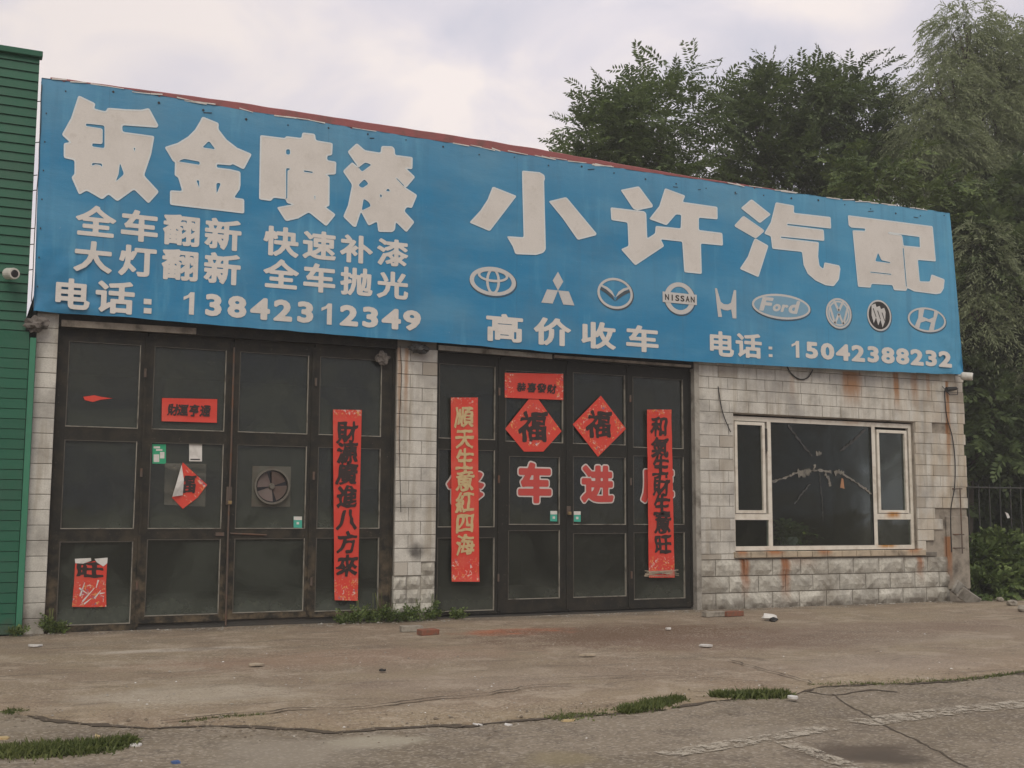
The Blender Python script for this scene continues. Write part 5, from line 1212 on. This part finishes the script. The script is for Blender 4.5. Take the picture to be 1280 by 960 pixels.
make_tree('leafy_tree', 'leafy tree behind the sign, left of the two crowns with feathery compound leaves', (16.2, 11, 0),
          [lobe(828, 150, 11, 30, 45, 1.3), lobe(775, 185, 11, 45, 45, 1.6), lobe(725, 198, 11, 24, 18, 1.1), lobe(800, 240, 11, 65, 36, 1.4)], 190, L_TREE, group=GT, droop=.30, fl=1.15, ll=.21, lw=.060, rmin=.4, K=21, per=7)
make_tree('leafy_tree', 'leafy tree behind the sign, right of the two crowns with feathery compound leaves', (22.5, 12, 0),
          [lobe(985, 155, 12, 50, 50, 1.8), lobe(952, 170, 12, 26, 48, 1.3), lobe(1055, 165, 12, 42, 50, 1.8), lobe(1000, 225, 12, 80, 55, 2.2), lobe(1090, 215, 12, 35, 50, 1.6), lobe(955, 235, 12, 35, 36, 1.4)], 360, L_TREE2, group=GT, droop=.30, fl=1.15, ll=.21, lw=.064, rmin=.4, K=21, per=7)
make_tree('leafy_tree', 'small yellow green tree just behind the right end of the sign', (21.0, 6.5, 0),
          [lobe(1090, 240, 7, 22, 22, .9), lobe(1135, 265, 7, 25, 30, .9), lobe(1180, 300, 7, 30, 45, 1.0)], 110, L_BUSH, r0=.1, group=GT, fl=.6, ll=.16, lw=.06)
make_tree('leafy_tree', 'dark dense tree beside the right end of the garage, behind the fence', (24.0, 6.5, 0),
          [lobe(1225, 350, 6.5, 45, 65, 1.6), lobe(1270, 420, 6.5, 55, 75, 1.8), lobe(1215, 450, 7, 40, 70, 1.4), lobe(1290, 300, 7, 50, 60, 1.6), lobe(1240, 540, 6, 50, 60, 1.4), lobe(1300, 560, 6.5, 50, 70, 1.6), lobe(1200, 560, 7.5, 40, 60, 1.4)], 680, L_TREE2, group=GT, fl=.8, ll=.24, lw=.10, rmin=.2)
make_tree('leafy_tree', 'dark tree mass farther behind the fence at the right edge', (30, 11, 0),
          [lobe(1215, 400, 12, 50, 90, 2), lobe(1290, 480, 12, 60, 100, 2), lobe(1230, 580, 11, 60, 60, 1.8), lobe(1310, 610, 10, 60, 50, 1.8), lobe(1225, 640, 9, 50, 40, 1.4), lobe(1290, 650, 9, 50, 40, 1.4), lobe(1340, 660, 9, 60, 50, 1.4), lobe(1160, 400, 13, 50, 90, 2)], 700, L_TREE2, group=GT, fl=1.1, ll=.34, lw=.15, rmin=.1)
# willow with thin hanging strands
wt = thing('willow_tree', 'tall willow with fine hanging foliage at the upper right', 'tree', (29.5, 9, 0), GT)
WL = [lobe(1200, 45, 9, 24, 38, 1.3), lobe(1245, 75, 9, 40, 45, 1.6), lobe(1180, 115, 9, 30, 38, 1.3), lobe(1165, 175, 9, 36, 40, 1.4), lobe(1230, 160, 9, 50, 60, 1.8), lobe(1290, 110, 9, 45, 70, 1.8), lobe(1195, 230, 9, 45, 50, 1.6), lobe(1275, 230, 9, 50, 60, 1.8), lobe(1235, 310, 9, 60, 50, 1.6), lobe(1150, 205, 9, 22, 30, 1.0), lobe(1228, 320, 5.4, 26, 40, .7), lobe(1268, 370, 5.4, 34, 50, .8), lobe(1225, 400, 5.4, 22, 40, .6), lobe(1290, 470, 5.4, 26, 40, .7)]
mb = MB(); f = branches(mb, (29.5, 9, 0), WL, .26, 4); mb.build('branches', M_BARK, wt, smooth=True); MB().tube([(29.5, 9, 0), (29.3, 9, 4), f], [.3, .24, .16], 8).build('trunk', M_BARK, wt, smooth=True)
NS = 11500; P, d, _ = lobes_pts(WL, NS, .25); D = unit(d * [1, 1, .5] + [0, 0, .35] + rng.normal(0, .55, (NS, 3)))
V, Q = fronds(P, D, rng.uniform(.35, .95, NS), 14, .17, .034, droop=.75, fwd=.75, twist=1.5); npmesh('crown', V, Q, L_WILLOW, wt)

# bush at the right, in front of and under the fence
def bush(name, label, lobes, N, ll, lw, m, base, cat='bush', group=None, K=9, fl=.35):
    b = thing(name, label, cat, base, group); mb = MB()
    for L in lobes: mb.tube([(base[0] + random.uniform(-.1, .1), base[1], 0), (L[0], L[1], L[2])], [.02, .008], 5)
    mb.build('stems', M_BARK, b); P, d, _ = lobes_pts(lobes, N, .35); V, Q = fronds(P, unit(d + [0, -.2, .4] + rng.normal(0, .4, (N, 3))), rng.uniform(.6, 1.2, N) * fl, K, ll, lw, .35, .6, 1.2)
    npmesh('foliage', V, Q, m, b); return b
bush('bush', 'dense green bush growing over rubble at the foot of the fence', [lobe(1222, 712, .7, 16, 38, .5), lobe(1250, 705, .7, 26, 38, .6), lobe(1285, 710, .6, 26, 42, .6), lobe(1235, 735, .2, 24, 20, .4), lobe(1275, 738, .1, 28, 20, .4), lobe(1320, 715, .6, 30, 42, .6)], 1500, .13, .075, L_BUSH, (19.3, .6, 0))
def weed(name, label, spots, m=L_BUSH, N=60, ll=.06, lw=.03, h=.3, cat='weed', group='weeds along the foot of the garage'):
    x = sum(s[0] for s in spots) / len(spots); y = sum(s[1] for s in spots) / len(spots); b = thing(name, label, cat, (x, y, 0), group); Vs = []; Ps = []; Ds = []
    mb = MB()
    for (sx, sy, r, hh) in spots:
        for _ in range(N):
            a = random.uniform(0, 6.28); rr = r * random.random() ** .5; p = np.array([sx + rr * math.cos(a), sy + rr * .5 * math.sin(a), 0]); q = random.uniform(.2, 1) * hh * (1 - .6 * rr / r)
            Ps.append(p + [0, 0, q * random.uniform(0, .7)]); Ds.append([random.gauss(0, .5), random.gauss(-.1, .5), 1.0])
        for _ in range(5): mb.tube([(sx + random.uniform(-r, r) * .6, sy, 0), (sx + random.uniform(-r, r) * .6, sy, hh * .8)], .004, 4)
    mb.build('stems', L_GRASS, b)['kind'] = 'stuff'; V, Q = fronds(np.array(Ps), np.array(Ds), rng.uniform(.10, .24, len(Ps)), 7, ll, lw, .3, .5, 1.5); npmesh('foliage', V, Q, m, b)
weed('weed', 'weeds growing at the left foot of the middle pier', [(5.40, -.12, .16, .42), (5.66, -.1, .14, .55), (5.88, -.12, .12, .36), (5.15, -.1, .10, .16)], N=34)
weed('weed', 'weeds growing at the right foot of the middle pier', [(6.1, -.12, .12, .30), (6.32, -.12, .14, .42), (6.55, -.08, .12, .50), (6.95, -.06, .08, .16)], N=24)
weed('weed', 'small weed in the corner between the left pier and the leftmost door leaf', [(1.13, -.02, .07, .42), (1.26, -.04, .07, .2)], N=22)
weed('weed', 'sparse weeds at the foot of the left pier beside the green building', [(.72, -.2, .08, .12), (.3, -.2, .12, .06)], N=16)
# grass patches
def grass(pxs, N, h, label, spread=.12, z=-.02):
    P = [G(*q) for q in pxs]; n = len(P); pts = np.zeros((N, 3))
    for i in range(N):
        k = random.random() * (n - 1); a = int(k); f_ = k - a; x = P[a][0] * (1 - f_) + P[a + 1][0] * f_; y = P[a][1] * (1 - f_) + P[a + 1][1] * f_; e = math.sin(math.pi * min(1, max(0, k / (n - 1)))) ** .5
        pts[i] = (x + random.gauss(0, spread * e), y + random.gauss(0, spread * e * .9), z)
    hh = h * rng.uniform(.4, 1.2, (N, 1)); d = unit(rng.normal(0, .4, (N, 3)) * [1, 1, 0] + [0, 0, 1]); s = unit(np.cross(d, rng.normal(0, 1, (N, 3)))) * .004
    V = np.stack([pts - s, pts + s, pts + d * hh * .6 + s * .7, pts + d * hh * [1, 1, .85] + rng.normal(0, .015, (N, 3))], 1).reshape(-1, 3)
    o = npmesh('grass_patch', V, np.arange(len(V)).reshape(-1, 4), L_GRASS); tag(o, label, 'grass', kind='stuff')
grass([(-60, 945), (0, 940), (60, 938), (110, 935), (162, 927)], 9000, .075, 'strip of short green grass at the lower left edge', .10)
grass([(780, 890), (800, 885), (825, 880), (850, 874)], 3500, .07, 'middle tuft of green grass in the joint of the pavement', .07)
grass([(893, 871), (920, 870), (960, 869), (985, 870)], 3800, .08, 'right strip of green grass in the joint of the pavement', .065)
grass([(690, 896), (730, 892), (780, 886)], 900, .03, 'sparse brown grass left of the middle tuft', .10)
grass([(225, 903), (280, 896), (330, 893)], 1000, .03, 'thin dry grass along the joint in the lower left', .05)
grass([(10, 888), (30, 889)], 300, .035, 'tiny dry tuft near the left edge of the joint', .05)
grass([(1010, 856), (1100, 853), (1200, 849), (1290, 838)], 1600, .03, 'sparse dry grass along the joint on the right', .05)

# plant leaves of the pot
if 0: pass
P = np.tile([[13.75, .5, 1.22]], (60, 1)) + rng.normal(0, .03, (60, 3)); D = unit(rng.normal(0, .6, (60, 3)) + [0, 0, .6]); V, Q = fronds(P, D, rng.uniform(.25, .6, 60), 8, .14, .05, .4, .5, 1); npmesh('foliage', V, Q, L_BUSH, pp)

# iron fence
fe = thing('iron_fence', 'dark iron railing fence between the garage corner and the right edge', 'fence', (18, 1, 0))
for z in (2.20, 1.0, .35): MB().tube([(17.68, 1, z), (26, 1.0, z)], .016, 6).build('rail', M_FENCE, fe)
x = 17.82
fb_me = None
while x < 26:
    if fb_me is None: o = MB().box(x - .011, x + .011, .989, 1.011, .02, 2.26).build('bar', M_FENCE, fe, origin=(x, 1, 0)); fb_me = o
    else: o = fb_me.copy(); COL.objects.link(o); o.parent = fe; o.location = Vector((x, 1, 0)) - fe.location
    x += .30
tag(MB().prism([F(*q, .95) for q in ((1256, 640), (1260, 642), (1262, 647), (1259, 648))], .94, .95).build('paper_scrap', M_PAPER), 'white paper scrap caught on the iron fence', 'paper scrap')

# ------------------------------------------------------------------ thin damp haze round the whole place
hm = bpy.data.materials.new('haze_air'); hm.use_nodes = True; t = NT(hm.node_tree); t.n.remove(t.n['Principled BSDF'])
pv = t.new('ShaderNodeVolumePrincipled'); pv.inputs['Color'].default_value = (.90, .90, .90, 1); pv.inputs['Density'].default_value = .0018; pv.inputs['Anisotropy'].default_value = 0.0
t.l.new(pv.outputs[0], t.n['Material Output'].inputs['Volume'])
hz = MB().box(-45, 75, -40, 60, -1.2, 24).build('haze', hm); tag(hz, 'thin grey haze in the air round the garage and the trees', 'haze', kind='stuff')
SC.cycles.volume_bounces = 0
